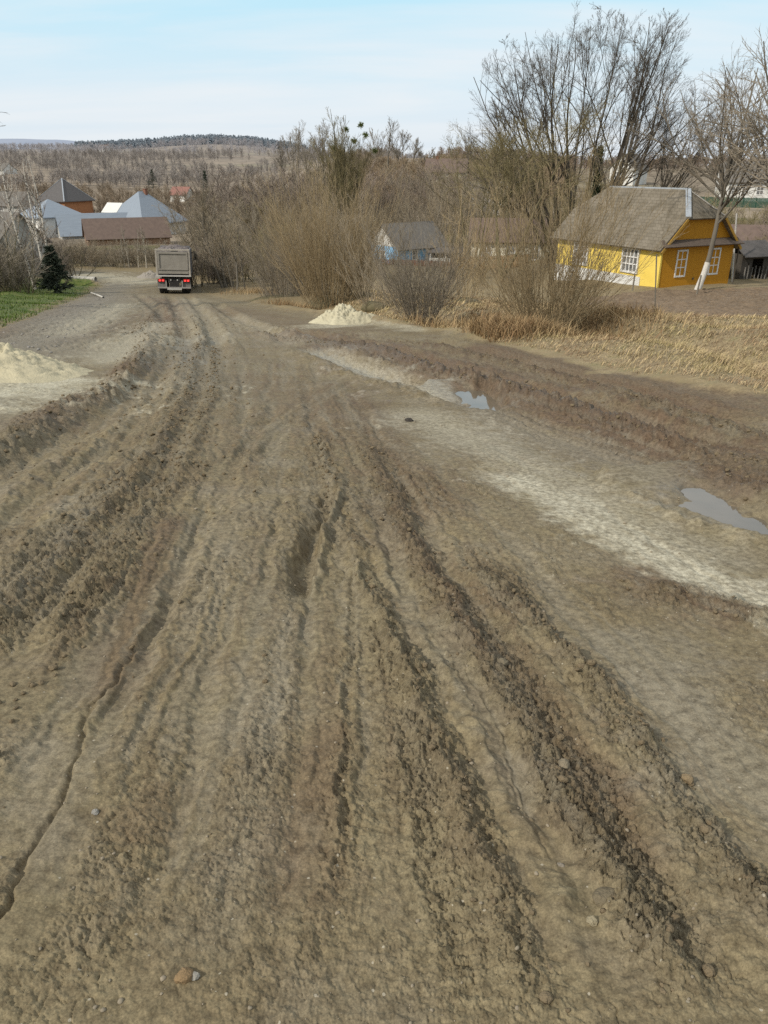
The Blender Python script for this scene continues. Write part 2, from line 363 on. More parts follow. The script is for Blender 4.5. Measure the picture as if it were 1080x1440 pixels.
    lefty = ((x < -2) & (r < 120)).astype(float)
    straw = sstep(-.35, .1, edge + .35 * pn) * (1 - green) * (x > -3) * sstep(70, 50, r)
    far = sstep(70, 120, r)
    return z, on, np.stack([wet, pale, brown, np.clip(rough, 0, 1.4) / 1.4], 1), np.stack([green, sandy, gm.astype(float), grey], 1), np.stack([straw, far, gravel, np.clip(edge / 6, -1, 1) * .5 + .5], 1), road

# ------------------------------------------------------------------ objects, names, labels
def tag(o, label=None, cat=None, group=None, kind=None):
    if label: o['label'] = label
    if cat: o['category'] = cat
    if group: o['group'] = group
    if kind: o['kind'] = kind
    return o
def empty(name, loc=(0, 0, 0), rot=(0, 0, 0)):
    o = bpy.data.objects.new(name, None); col.objects.link(o)
    o.empty_display_size = .2; o.location = loc; o.rotation_euler = rot
    return o
def mesh_np(name, V, faces, mat, parent=None, smooth=False):
    """V (N,3); faces: list of integer arrays, each (M,3) or (M,4)"""
    me = bpy.data.meshes.new(name)
    faces = [np.asarray(f, np.int32) for f in faces if len(f)]
    V = np.asarray(V, np.float32)
    me.vertices.add(len(V)); me.vertices.foreach_set('co', V.ravel())
    lens = np.concatenate([np.full(len(f), f.shape[1], np.int32) for f in faces])
    loops = np.concatenate([f.ravel() for f in faces])
    starts = np.concatenate([[0], np.cumsum(lens)[:-1]]).astype(np.int32)
    me.loops.add(len(loops)); me.loops.foreach_set('vertex_index', loops)
    me.polygons.add(len(lens)); me.polygons.foreach_set('loop_start', starts)
    me.polygons.foreach_set('use_smooth', np.full(len(lens), smooth, bool))
    me.update(calc_edges=True)
    if mat: me.materials.append(mat)
    o = bpy.data.objects.new(name, me); col.objects.link(o)
    if parent: o.parent = parent
    return o
def copy_thing(o, parent=None):
    c = o.copy(); col.objects.link(c)
    if parent: c.parent = parent
    for ch in list(o.children): copy_thing(ch, c)
    return c

class MB:
    def __init__(s): s.v = []; s.f = []
    def poly(s, pts):
        n = len(s.v); s.v += [tuple(p) for p in pts]; s.f.append(tuple(range(n, n + len(pts)))); return s
    def box(s, x0, x1, y0, y1, z0, z1):
        n = len(s.v)
        s.v += [(x0, y0, z0), (x1, y0, z0), (x1, y1, z0), (x0, y1, z0), (x0, y0, z1), (x1, y0, z1), (x1, y1, z1), (x0, y1, z1)]
        for q in ((3, 2, 1, 0), (4, 5, 6, 7), (0, 1, 5, 4), (1, 2, 6, 5), (2, 3, 7, 6), (3, 0, 4, 7)): s.f.append(tuple(n + k for k in q))
        return s
    def slab(s, pts, th):
        """a flat polygon given thickness downwards along its normal"""
        p = np.array(pts, float); nrm = np.cross(p[1] - p[0], p[2] - p[0]); nrm /= np.linalg.norm(nrm)
        b = p - nrm * th; n = len(s.v); k = len(p)
        s.v += [tuple(q) for q in p] + [tuple(q) for q in b]
        s.f.append(tuple(range(n, n + k))); s.f.append(tuple(range(n + 2 * k - 1, n + k - 1, -1)))
        for i in range(k):
            j = (i + 1) % k; s.f.append((n + i, n + k + i, n + k + j, n + j))
        return s
    def bar(s, a, b, w, h=None, sides=4, w2=None):
        h = h or w; a = np.array(a, float); b = np.array(b, float); d = b - a; d /= np.linalg.norm(d)
        ref = np.array((0, 0, 1.)) if abs(d[2]) < .9 else np.array((1., 0, 0))
        u = np.cross(d, ref); u /= np.linalg.norm(u); v = np.cross(u, d)
        n = len(s.v); k2 = (w2 or w) / w
        for p, m in ((a, 1), (b, k2)):
            for k in range(sides):
                an = 6.28318 * (k + .5) / sides; q = 1.41421 if sides == 4 else 1
                s.v.append(tuple(p + u * math.cos(an) * w / 2 * q * m + v * math.sin(an) * h / 2 * q * m))
        for k in range(sides):
            j = (k + 1) % sides; s.f.append((n + k, n + j, n + sides + j, n + sides + k))
        s.f.append(tuple(range(n + sides - 1, n - 1, -1))); s.f.append(tuple(range(n + sides, n + 2 * sides)))
        return s
    def cyl(s, c, axis, r, wd, seg=20, inner=None):
        c = np.array(c, float); ax = np.array(axis, float); ax /= np.linalg.norm(ax)
        s.bar(c - ax * wd / 2, c + ax * wd / 2, 2 * r, 2 * r, seg); return s
    def build(s, name, mat, parent=None, bevel=0, smooth=False):
        me = bpy.data.meshes.new(name); me.from_pydata(s.v, [], s.f); me.update()
        if mat: me.materials.append(mat)
        o = bpy.data.objects.new(name, me); col.objects.link(o)
        if parent: o.parent = parent
        if smooth:
            for p in me.polygons: p.use_smooth = True
        if bevel:
            b = o.modifiers.new('edge', 'BEVEL'); b.width = bevel; b.segments = 2; b.limit_method = 'ANGLE'
        return o

# ------------------------------------------------------------------ materials
def nt(name):
    m = bpy.data.materials.new(name); m.use_nodes = True
    t = m.node_tree; t.nodes.clear()
    out = t.nodes.new('ShaderNodeOutputMaterial'); b = t.nodes.new('ShaderNodeBsdfPrincipled')
    t.links.new(b.outputs[0], out.inputs[0])
    return m, t, b
def N(t, typ, ins=None, **kw):
    n = t.nodes.new(typ)
    for k, v in kw.items(): setattr(n, k, v)
    for k, v in (ins or {}).items():
        if hasattr(v, 'is_output') or isinstance(v, bpy.types.NodeSocket): t.links.new(v, n.inputs[k])
        else: n.inputs[k].default_value = v
    return n
def mixc(t, f, a, b, mode='MIX'):
    n = t.nodes.new('ShaderNodeMix'); n.data_type = 'RGBA'; n.blend_type = mode
    for k, v in ((0, f), (6, a), (7, b)):
        if isinstance(v, bpy.types.NodeSocket): t.links.new(v, n.inputs[k])
        elif k == 0: n.inputs[k].default_value = v
        else: n.inputs[k].default_value = (*v, 1) if len(v) == 3 else v
    return n.outputs[2]
def ma(t, op, a, b=0.0, clamp=False):
    n = t.nodes.new('ShaderNodeMath'); n.operation = op; n.use_clamp = clamp
    for k, v in ((0, a), (1, b)):
        if isinstance(v, bpy.types.NodeSocket): t.links.new(v, n.inputs[k])
        else: n.inputs[k].default_value = v
    return n.outputs[0]
def ramp(t, f, *stops):
    n = t.nodes.new('ShaderNodeValToRGB'); t.links.new(f, n.inputs[0])
    e = n.color_ramp.elements
    while len(e) < len(stops): e.new(.5)
    for k, (p, c) in enumerate(stops): e[k].position = p; e[k].color = (*c, 1) if len(c) == 3 else c
    return n.outputs[0]
def simple(name, c1, c2=None, scale=6.0, rough=.8, bump=0.0, bscale=40.0, stretch=(1, 1, 1), metal=0.0, per_object=0.0, spec=.3, detail=5):
    m, t, b = nt(name)
    tc = N(t, 'ShaderNodeTexCoord')
    mp = N(t, 'ShaderNodeMapping', {'Vector': tc.outputs['Object'], 'Scale': stretch})
    no = N(t, 'ShaderNodeTexNoise', {'Vector': mp.outputs[0], 'Scale': scale, 'Detail': detail, 'Roughness': .62})
    c = ramp(t, no.outputs[0], (.3, c1), (.72, c2 or tuple(k * .75 for k in c1)))
    if per_object:
        oi = N(t, 'ShaderNodeObjectInfo')
        hs = N(t, 'ShaderNodeHueSaturation', {'Color': c, 'Value': ma(t, 'ADD', ma(t, 'MULTIPLY', oi.outputs['Random'], per_object), 1 - per_object / 2)})
        c = hs.outputs[0]
    t.links.new(c, b.inputs['Base Color'])
    b.inputs['Roughness'].default_value = rough; b.inputs['Metallic'].default_value = metal
    b.inputs['Specular IOR Level'].default_value = spec
    if bump:
        n2 = N(t, 'ShaderNodeTexNoise', {'Vector': mp.outputs[0], 'Scale': bscale, 'Detail': 4.0})
        bp = N(t, 'ShaderNodeBump', {'Height': n2.outputs[0], 'Strength': bump, 'Distance': .02})
        t.links.new(bp.outputs[0], b.inputs['Normal'])
    return m

def earth_material():
    m, t, b = nt('earth')
    geo = N(t, 'ShaderNodeNewGeometry'); P = geo.outputs['Position']
    A1 = N(t, 'ShaderNodeAttribute', attribute_name='m1'); A2 = N(t, 'ShaderNodeAttribute', attribute_name='m2'); A3 = N(t, 'ShaderNodeAttribute', attribute_name='m3')
    AO = N(t, 'ShaderNodeAttribute', attribute_name='on')
    s1 = N(t, 'ShaderNodeSeparateColor', {0: A1.outputs['Color']}); s2 = N(t, 'ShaderNodeSeparateColor', {0: A2.outputs['Color']}); s3 = N(t, 'ShaderNodeSeparateColor', {0: A3.outputs['Color']})
    wet, pale, brown, rough = s1.outputs[0], s1.outputs[1], s1.outputs[2], A1.outputs['Alpha']
    green, sandy, garden, grey = s2.outputs[0], s2.outputs[1], s2.outputs[2], A2.outputs['Alpha']
    straw, far, gravel = s3.outputs[0], s3.outputs[1], s3.outputs[2]
    def nz(scale, detail=5.0, ro=.6, st=None):
        v = P
        if st: v = N(t, 'ShaderNodeMapping', {'Vector': P, 'Scale': st}).outputs[0]
        return N(t, 'ShaderNodeTexNoise', {'Vector': v, 'Scale': scale, 'Detail': detail, 'Roughness': ro}).outputs[0]
    big, mid, fine, grain = nz(.55), nz(3.2, 6, .65), nz(26, 5, .7), nz(170, 3, .7)
    c = ramp(t, big, (.3, (.172, .132, .072)), (.5, (.232, .186, .106)), (.7, (.190, .158, .096)))
    c = mixc(t, ramp(t, mid, (.38, (0, 0, 0)), (.68, (.75,) * 3)), c, (.150, .112, .064))
    c = mixc(t, ramp(t, nz(1.6, 5, .6), (.5, (0, 0, 0)), (.68, (.55,) * 3)), c, (.275, .235, .165))
    c = mixc(t, ma(t, 'MULTIPLY', rough, .42), c, (.160, .128, .078))
    c = mixc(t, ma(t, 'MULTIPLY', brown, .85), c, mixc(t, mid, (.085, .052, .031), (.168, .108, .066)))
    c = mixc(t, ma(t, 'MULTIPLY', grey, .7), c, mixc(t, mid, (.185, .158, .112), (.27, .236, .172)))
    c = mixc(t, ma(t, 'MULTIPLY', gravel, .5), c, mixc(t, fine, (.15, .135, .11), (.30, .275, .235)))
    pm = ma(t, 'MULTIPLY', pale, ramp(t, ma(t, 'ADD', ma(t, 'MULTIPLY', mid, .6), ma(t, 'MULTIPLY', fine, .4)), (.34, (.6,) * 3), (.58, (1,) * 3)))
    c = mixc(t, pm, c, mixc(t, fine, (.37, .33, .235), (.52, .475, .36)))
    c = mixc(t, ma(t, 'MULTIPLY', sandy, ramp(t, ma(t, 'ADD', ma(t, 'MULTIPLY', mid, .5), ma(t, 'MULTIPLY', fine, .5)), (.34, (.5,) * 3), (.54, (1,) * 3))), c, mixc(t, mid, (.40, .355, .235), (.54, .50, .39)))
    c = mixc(t, 1.0, c, ramp(t, fine, (.30, (.50, .48, .45)), (.60, (1.18, 1.18, 1.18))), 'MULTIPLY')
    c = mixc(t, .9, c, ramp(t, grain, (.28, (.60,) * 3), (.68, (1.22,) * 3)), 'MULTIPLY')
    # little pale grit
    vo = N(t, 'ShaderNodeTexVoronoi', {'Vector': P, 'Scale': 38.0})
    gr = ma(t, 'MULTIPLY', ma(t, 'LESS_THAN', vo.outputs['Distance'], .16), ma(t, 'GREATER_THAN', N(t, 'ShaderNodeSeparateColor', {0: vo.outputs['Color']}).outputs[0], .93))
    c = mixc(t, ma(t, 'MULTIPLY', gr, .75), c, (.42, .37, .28))
    c = mixc(t, 1.0, c, (.925, .945, .965), 'MULTIPLY')
    c = mixc(t, ma(t, 'MULTIPLY', wet, .6), c, mixc(t, .45, c, (.115, .093, .066)))
    # beside the road
    s = ramp(t, nz(2.2, 6, .65), (.3, (.15, .105, .058)), (.5, (.27, .21, .12)), (.72, (.20, .175, .085)))
    s = mixc(t, 1.0, s, ramp(t, fine, (.3, (.55,) * 3), (.65, (1.2,) * 3)), 'MULTIPLY')
    g = ramp(t, nz(3.0, 5, .6), (.3, (.05, .078, .014)), (.5, (.09, .125, .022)), (.72, (.19, .165, .06)))
    g = mixc(t, 1.0, g, ramp(t, fine, (.3, (.55,) * 3), (.65, (1.2,) * 3)), 'MULTIPLY')
    soil = mixc(t, 1.0, ramp(t, nz(1.2, 6, .7), (.35, (.150, .105, .064)), (.68, (.235, .172, .112))), ramp(t, nz(9, 5, .7), (.3, (.6,) * 3), (.7, (1.25,) * 3)), 'MULTIPLY')
    meadow = ramp(t, nz(.09, 6, .6), (.35, (.115, .085, .05)), (.5, (.155, .12, .06)), (.62, (.10, .105, .035)))
    off = mixc(t, straw, mixc(t, nz(.5, 5), (.16, .122, .070), (.23, .18, .095)), s)
    off = mixc(t, green, off, g)
    off = mixc(t, far, off, meadow)
    off = mixc(t, garden, off, soil)
    edge = ma(t, 'MULTIPLY', ma(t, 'SUBTRACT', ma(t, 'ADD', AO.outputs['Fac'], ma(t, 'MULTIPLY', ma(t, 'SUBTRACT', mid, .5), .6)), .35), 3.3, True)
    c = mixc(t, edge, off, c)
    t.links.new(c, b.inputs['Base Color'])
    rr = ma(t, 'SUBTRACT', ma(t, 'ADD', ma(t, 'MULTIPLY', fine, .25), .68), ma(t, 'MULTIPLY', wet, .42))
    t.links.new(rr, b.inputs['Roughness']); b.inputs['Specular IOR Level'].default_value = .28
    hgt = ma(t, 'ADD', ma(t, 'MULTIPLY', nz(62, 6, .7), 1.0), ma(t, 'MULTIPLY', grain, .5))
    st = ma(t, 'ADD', ma(t, 'MULTIPLY', rough, .55), .12)
    bp = N(t, 'ShaderNodeBump', {'Height': hgt, 'Strength': st, 'Distance': .018})
    t.links.new(bp.outputs[0], b.inputs['Normal'])
    return m
def hill_material():
    m, t, b = nt('hillside')
    geo = N(t, 'ShaderNodeNewGeometry')
    mp = N(t, 'ShaderNodeMapping', {'Vector': geo.outputs['Position'], 'Rotation': (0, 0, .5), 'Scale': (1, 2.4, 1)})
    n1 = N(t, 'ShaderNodeTexNoise', {'Vector': mp.outputs[0], 'Scale': .006, 'Detail': 6.0, 'Roughness': .6}).outputs[0]
    n2 = N(t, 'ShaderNodeTexNoise', {'Vector': geo.outputs['Position'], 'Scale': .11, 'Detail': 6.0, 'Roughness': .7}).outputs[0]
    c = ramp(t, n1, (.32, (.165, .145, .118)), (.45, (.28, .232, .178)), (.56, (.21, .18, .14)), (.66, (.26, .235, .16)))
    c = mixc(t, 1.0, c, ramp(t, n2, (.3, (.6,) * 3), (.7, (1.3,) * 3)), 'MULTIPLY')
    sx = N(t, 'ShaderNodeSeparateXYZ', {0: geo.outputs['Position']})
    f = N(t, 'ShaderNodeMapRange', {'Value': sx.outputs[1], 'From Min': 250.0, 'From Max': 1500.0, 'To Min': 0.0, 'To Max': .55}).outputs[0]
    c = mixc(t, f, c, (.33, .32, .335))  # distance haze painted in: paler and greyer the farther off
    t.links.new(c, b.inputs['Base Color']); b.inputs['Roughness'].default_value = 1; b.inputs['Specular IOR Level'].default_value = 0
    return m
EARTH = earth_material(); HILL = hill_material()

# ------------------------------------------------------------------ the ground as one sheet, finer where one stands
QUALITY = 1.0
def build_ground():
    rs = list(np.arange(0.2, 1.0, 0.02)); r = 1.0
    while r < 62:
        rs.append(r)
        r += min(max(r * r / 1.6 * (1 + (1.6 / r + .1185) ** 2) * .0013 * .95, .003) * QUALITY, .22)
    while r < 4000: rs.append(r); r *= 1.012
    rs = np.array(rs)
    st = .105 * QUALITY
    half = list(np.arange(st / 2, 37, st)) + list(np.arange(37.2, 64, .27)) + list(np.arange(64.5, 84, .8)) + list(np.arange(85, 180, 3.0))
    ang = np.radians(np.array([-a for a in half[::-1]] + half))
    Rr, A = np.meshgrid(rs, ang, indexing='ij')
    x = (Rr * np.sin(A)).ravel(); y = (Rr * np.cos(A)).ravel()
    z, on, m1, m2, m3, road = hterrain(x, y, True)
    nr, nc = Rr.shape
    V = np.stack([x, y, z], 1)
    i = np.arange(nr * nc).reshape(nr, nc)
    j = np.roll(i, -1, 1)
    Fq = np.stack([i[:-1], i[1:], j[1:], j[:-1]], -1)          # close the circle behind
    Fq = Fq[:, :, ::-1].reshape(-1, 4)
    cen = on[Fq].mean(1); rad = np.hypot(x, y)[Fq[:, 0]]
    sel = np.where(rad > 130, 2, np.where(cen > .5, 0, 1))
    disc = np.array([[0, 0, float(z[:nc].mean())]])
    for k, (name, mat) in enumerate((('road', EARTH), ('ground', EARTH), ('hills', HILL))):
        f = Fq[sel == k]
        u, inv = np.unique(f, return_inverse=True)
        fl = [inv.reshape(-1, 4)]; vv = V[u]; a1, a2, a3, ao = m1[u], m2[u], m3[u], on[u]
        if k == 0:                                             # the small disc under one's feet
            ring = inv.reshape(-1, 4)
            pos = np.searchsorted(u, i[0]); ok = u[np.clip(pos, 0, len(u) - 1)] == i[0]
            n0 = len(vv); vv = np.vstack([vv, disc]); a1 = np.vstack([a1, a1[:1]]); a2 = np.vstack([a2, a2[:1]]); a3 = np.vstack([a3, a3[:1]]); ao = np.append(ao, 1.0)
            fl.append(np.stack([pos, np.roll(pos, -1), np.full(nc, n0)], 1))
        o = mesh_np(name, vv, fl, mat, smooth=True)
        tag(o, kind='structure')
        if k < 2:
            for nm, arr in (('m1', a1), ('m2', a2)):
                o.data.attributes.new(nm, 'FLOAT_COLOR', 'POINT').data.foreach_set('color', arr.astype(np.float32).ravel())
            o.data.attributes.new('m3', 'FLOAT_COLOR', 'POINT').data.foreach_set('color', np.hstack([a3[:, :3], a3[:, 3:4]]).astype(np.float32).ravel())
            o.data.attributes.new('on', 'FLOAT', 'POINT').data.foreach_set('value', ao.astype(np.float32))
build_ground()
def gz(x, y): return float(hterrain(np.array([x]), np.array([y]))[0])

# the far ridge beyond the valley, its blue being haze painted into the colour
def far_ridge():
    n = 90; xs = np.linspace(-5200, 900, n); V = []; 
    crest = np.interp(xs, [-5200, -3600, -2650, -2250, -1900, -1500, -1200, 900], [90, 130, 150, 158, 150, 118, 70, 20]) + 7 * fbm(xs / 420, xs * 0, 4, 5)
    rows = [(4100, -60), (4500, .45), (5100, 1.0), (6200, .5)]
    for yy, k in rows:
        for a, b in zip(xs, crest): V.append((a, yy + 130 * math.sin(a / 500), b * k if k > 0 else k))
    i = np.arange(n * 4).reshape(4, n)
    f = np.stack([i[:-1, :-1], i[:-1, 1:], i[1:, 1:], i[1:, :-1]], -1).reshape(-1, 4)
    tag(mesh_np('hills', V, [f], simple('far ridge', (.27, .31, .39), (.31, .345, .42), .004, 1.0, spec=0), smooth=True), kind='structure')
far_ridge()

# ------------------------------------------------------------------ water in the ruts
def water_material():
    m, t, b = nt('muddy water')
    geo = N(t, 'ShaderNodeNewGeometry')
    n = N(t, 'ShaderNodeTexNoise', {'Vector': geo.outputs['Position'], 'Scale': 2.5, 'Detail': 4.0}).outputs[0]
    t.links.new(ramp(t, n, (.35, (.10, .085, .06)), (.7, (.15, .125, .09))), b.inputs['Base Color'])
    b.inputs['Roughness'].default_value = .06; b.inputs['IOR'].default_value = 1.7; b.inputs['Specular IOR Level'].default_value = .8
    n2 = N(t, 'ShaderNodeTexNoise', {'Vector': geo.outputs['Position'], 'Scale': 14.0, 'Detail': 2.0}).outputs[0]
    t.links.new(N(t, 'ShaderNodeBump', {'Height': n2, 'Strength': .05, 'Distance': .01}).outputs[0], b.inputs['Normal'])
    return m
WATER = water_material()
for L, lev in PUDDLES:
    c = L[:-1].mean(0); Q = c + (L[:-1] - c) * (1 + .38 / np.linalg.norm(L[:-1] - c, axis=1, keepdims=True)); n = len(Q)
    o = mesh_np('puddle', [(*c, lev)] + [(*q, lev) for q in Q], [np.array([(0, 1 + k, 1 + (k + 1) % n) for k in range(n)])], WATER); tag(o, kind='structure')

# ------------------------------------------------------------------ lumps
def ico():
    import bmesh
    bm = bmesh.new(); bmesh.ops.create_icosphere(bm, subdivisions=2, radius=1.0)
    bm.verts.ensure_lookup_table()
    V = np.array([v.co[:] for v in bm.verts]); Fc = np.array([[v.index for v in f.verts] for f in bm.faces]); bm.free(); return V, Fc
IV, IF = ico()
def lumps(g, k):
    out = []
    for q in range(k):
        s = g.normal(size=(7, 3)); V = IV.copy()
        d = sum(np.clip(V @ (c / np.linalg.norm(c)), 0, 1)[:, None] ** 2 * (.25 * g.normal()) for c in s)
        V = V * (1 + d + .10 * g.normal(size=(len(V), 1))); V = V * np.array([1, .75 + .3 * g.random(), .6 + .25 * g.random()]); out.append(V)
    return out

# ------------------------------------------------------------------ branches
def unit(v): return v / np.maximum(np.linalg.norm(v, axis=-1, keepdims=True), 1e-9)
def tubes(groups):
    """groups of (P (N,n,3), R (N,n), sides) -> vertices, quads"""
    VV, FF, off = [], [], 0
    for P, Rr, s in groups:
        if len(P) == 0: continue
        n_, n = P.shape[:2]
        T = np.empty_like(P); T[:, 1:-1] = P[:, 2:] - P[:, :-2]; T[:, 0] = P[:, 1] - P[:, 0]; T[:, -1] = P[:, -1] - P[:, -2]
        T = unit(T)
        ref = np.where(np.abs(T[:, :1, 2:3]) < .8, np.array([0, 0, 1.]), np.array([1., 0.3, 0])) * np.ones_like(T)
        U = unit(np.cross(T, ref)); W = np.cross(U, T)
        a = np.arange(s) * 2 * math.pi / s
        ring = P[:, :, None] + Rr[:, :, None, None] * (U[:, :, None] * np.cos(a)[None, None, :, None] + W[:, :, None] * np.sin(a)[None, None, :, None])
        VV.append(ring.reshape(-1, 3))
        i = np.arange(n_ * n * s).reshape(n_, n, s) + off
        j = np.roll(i, -1, 2)
        FF.append(np.stack([i[:, :-1], j[:, :-1], j[:, 1:], i[:, 1:]], -1).reshape(-1, 4))
        off += n_ * n * s
    return np.vstack(VV), [np.vstack(FF)]
def stems(starts, dirs, lens, r0, n=9, wig=.08, up=.05, taper=.25, g=None):
    g = g or rng
    P = np.zeros((len(starts), n, 3)); P[:, 0] = starts
    d = unit(np.array(dirs, float)); L = np.asarray(lens, float)[:, None] / (n - 1)
    for k in range(1, n):
        d = unit(d + wig * g.normal(size=d.shape) + np.array([0, 0, up]))
        P[:, k] = P[:, k - 1] + d * L
    Rr = np.asarray(r0, float)[:, None] * np.linspace(1, taper, n)[None]
    return P, Rr
def grow(P, Rr, per, t0, t1, ang, lr, n, wig=.12, up=.05, rr=.6, jit=.25, rmin=.004, g=None, pw=1.0):
    g = g or rng
    n0, m = P.shape[:2]; k = n0 * per
    pi = np.repeat(np.arange(n0), per)
    t = t0 + (t1 - t0) * g.random(k) ** pw
    f = t * (m - 1); i0 = np.minimum(f.astype(int), m - 2); fr = (f - i0)[:, None]
    a, b = P[pi, i0], P[pi, i0 + 1]
    st = a + (b - a) * fr; T = unit(b - a)
    Lp = np.linalg.norm(np.diff(P, axis=1), axis=2).sum(1)[pi]
    rp = Rr[pi, i0] * (1 - fr[:, 0]) + Rr[pi, i0 + 1] * fr[:, 0]
    q = unit(np.cross(T, g.normal(size=(k, 3))))
    an = ang + jit * g.normal(size=k)
    d = T * np.cos(an)[:, None] + q * np.sin(an)[:, None]
    L = Lp * lr * (1.12 - .75 * (t - t0) / max(t1 - t0, 1e-6)) * (.65 + .6 * g.random(k))
    return stems(st, d, L, np.maximum(rp * rr, rmin), n, wig, up, .3, g)
def bark(name, c1, c2, sc=2.0, po=.3):
    return simple(name, c1, c2, sc, .9, .4, 30, (1, 1, .3), per_object=po, spec=.15)
BK_DARK = bark('dark bark', (.050, .043, .034), (.105, .090, .070))
BK_GREY = bark('grey bark', (.12, .105, .085), (.20, .18, .145))
BK_MOSS = bark('mossy bark', (.095, .085, .045), (.16, .135, .085))
TW_DARK = bark('dark twigs', (.078, .066, .052), (.13, .112, .09))
TW_BROWN = bark('brown twigs', (.24, .195, .135), (.335, .28, .20))
TW_GREY = bark('grey brown twigs', (.215, .182, .138), (.30, .258, .20))
TW_WILLOW = bark('willow rods', (.265, .200, .115), (.37, .29, .175))
TW_OLIVE = bark('olive twigs', (.20, .170, .088), (.28, .235, .13))
TW_RED = bark('reddish twigs', (.19, .150, .122), (.265, .215, .175))

def pos(px, Y, sink=.05):
    z = 0.0
    for k in range(4):
        x = (px - 540) / F * (Y * cp + (EYE - z) * sp); z = gz(x, Y)
    return (x, Y, z - sink)
def top_h(px, py, Y, base): return at(px, py, Y)[2] - base[2]

def tree_obj(name, trunk, crown, mt, mc, loc=None, rz=0):
    root = empty(name, loc or (0, 0, 0), (0, 0, rz))
    V, Fc = tubes(trunk); mesh_np('trunk', V, Fc, mt, root, True)
    V, Fc = tubes(crown); mesh_np('crown', V, Fc, mc, root)
    return root

# ---- the large many-stemmed tree behind the yellow house
def big_tree():
    Y = 78; b = pos(810, Y); H = top_h(805, 12, Y, b)
    dirs, st, ln, r = [], [], [], []
    for dx, lean, dy, k in ((-2.4, -.80, .2, .66), (.1, -.12, .4, .90), (1.4, .26, -.4, .92), (-2.0, -.62, .1, .74), (-1.6, -.40, -.3, .84), (-1.0, -.22, .3, .90), (-.4, -.07, -.1, .93), (.4, .06, .3, .94), (1.0, .18, -.2, .93), (1.8, .33, .2, .90), (2.6, .50, -.1, .84), (3.6, .70, .1, .76), (4.6, .82, -.2, .62)):
        st.append((dx, dy * 3, 0)); dirs.append((lean, dy * .5, 1)); ln.append(H * k * 1.03); r.append(.14 + .10 * random.random())
    g = np.random.default_rng(3)
    S = stems(st, dirs, ln, r, 14, .05, .045, .10, g)
    A = grow(*S, 8, .22, .90, .46, .55, 9, .08, .03, .55, .14, .014, g)
    B = grow(*A, 8, .15, .95, .48, .50, 7, .10, .03, .55, .18, .011, g)
    C = grow(*B, 7, .15, 1.0, .48, .48, 5, .12, .04, .65, .2, .0085, g)
    D = grow(*C, 7, .1, 1.0, .5, .5, 4, .13, .03, .7, .25, .0068, g)
    t = tree_obj('bare_tree', [(*S, 8), (*A, 5)], [(*B, 4), (*C, 3), (*D, 3)], BK_DARK, TW_DARK, b)
    tag(t, 'huge bare many-stemmed tree towering behind the yellow house', 'tree')
    # ivy-green undergrowth suckers between the stems
    n = 70; s0 = np.stack([g.normal(-1.5, 2.0, n), g.normal(0, 1.4, n), np.zeros(n)], 1)
    Q = stems(s0, np.stack([g.normal(0, .13, n), g.normal(0, .13, n), np.ones(n)], 1), 3.5 + 4.5 * g.random(n), np.full(n, .03), 7, .06, .03, .3, g)
    Q2 = grow(*Q, 12, .2, 1, .6, .25, 4, .1, .06, .6, .2, .009, g)
    V, Fc = tubes([(*Q, 4), (*Q2, 3)]); mesh_np('suckers', V, Fc, TW_OLIVE, t)
big_tree()

def branchy(H, n_st=1, spread=.2, lean=(0, 0), seed=0, r=.16, per=(12, 8, 6), ang=.75, lr=.42, t0=.3, up=.05, wig=.08, base_r=.3, rm=.008):
    g = np.random.default_rng(seed)
    st = np.stack([g.normal(0, base_r, n_st), g.normal(0, base_r, n_st), np.zeros(n_st)], 1) if n_st > 1 else np.zeros((1, 3))
    d = np.stack([g.normal(0, spread, n_st) + lean[0], g.normal(0, spread, n_st) + lean[1], np.ones(n_st)], 1) if n_st > 1 else np.array([[lean[0], lean[1], 1.]])
    S = stems(st, d, H * (.8 + .3 * g.random(n_st)) if n_st > 1 else [H], np.full(n_st, r) * (.7 + .5 * g.random(n_st)), 10, wig * .6, .03, .15, g)
    A = grow(*S, per[0], t0, .92, ang * .85, lr * 1.12, 8, wig, up, .55, .2, rm * 1.6, g)
    B = grow(*A, per[1], .15, .97, ang * .75, .48, 6, wig * 1.4, up, .6, .25, rm * 1.2, g)
    C = grow(*B, per[2], .2, 1, ang * .8, .5, 4, wig * 1.5, up * .6, .7, .3, rm, g)
    return [(*S, 7), (*A, 5)], [(*B, 3), (*C, 3)]

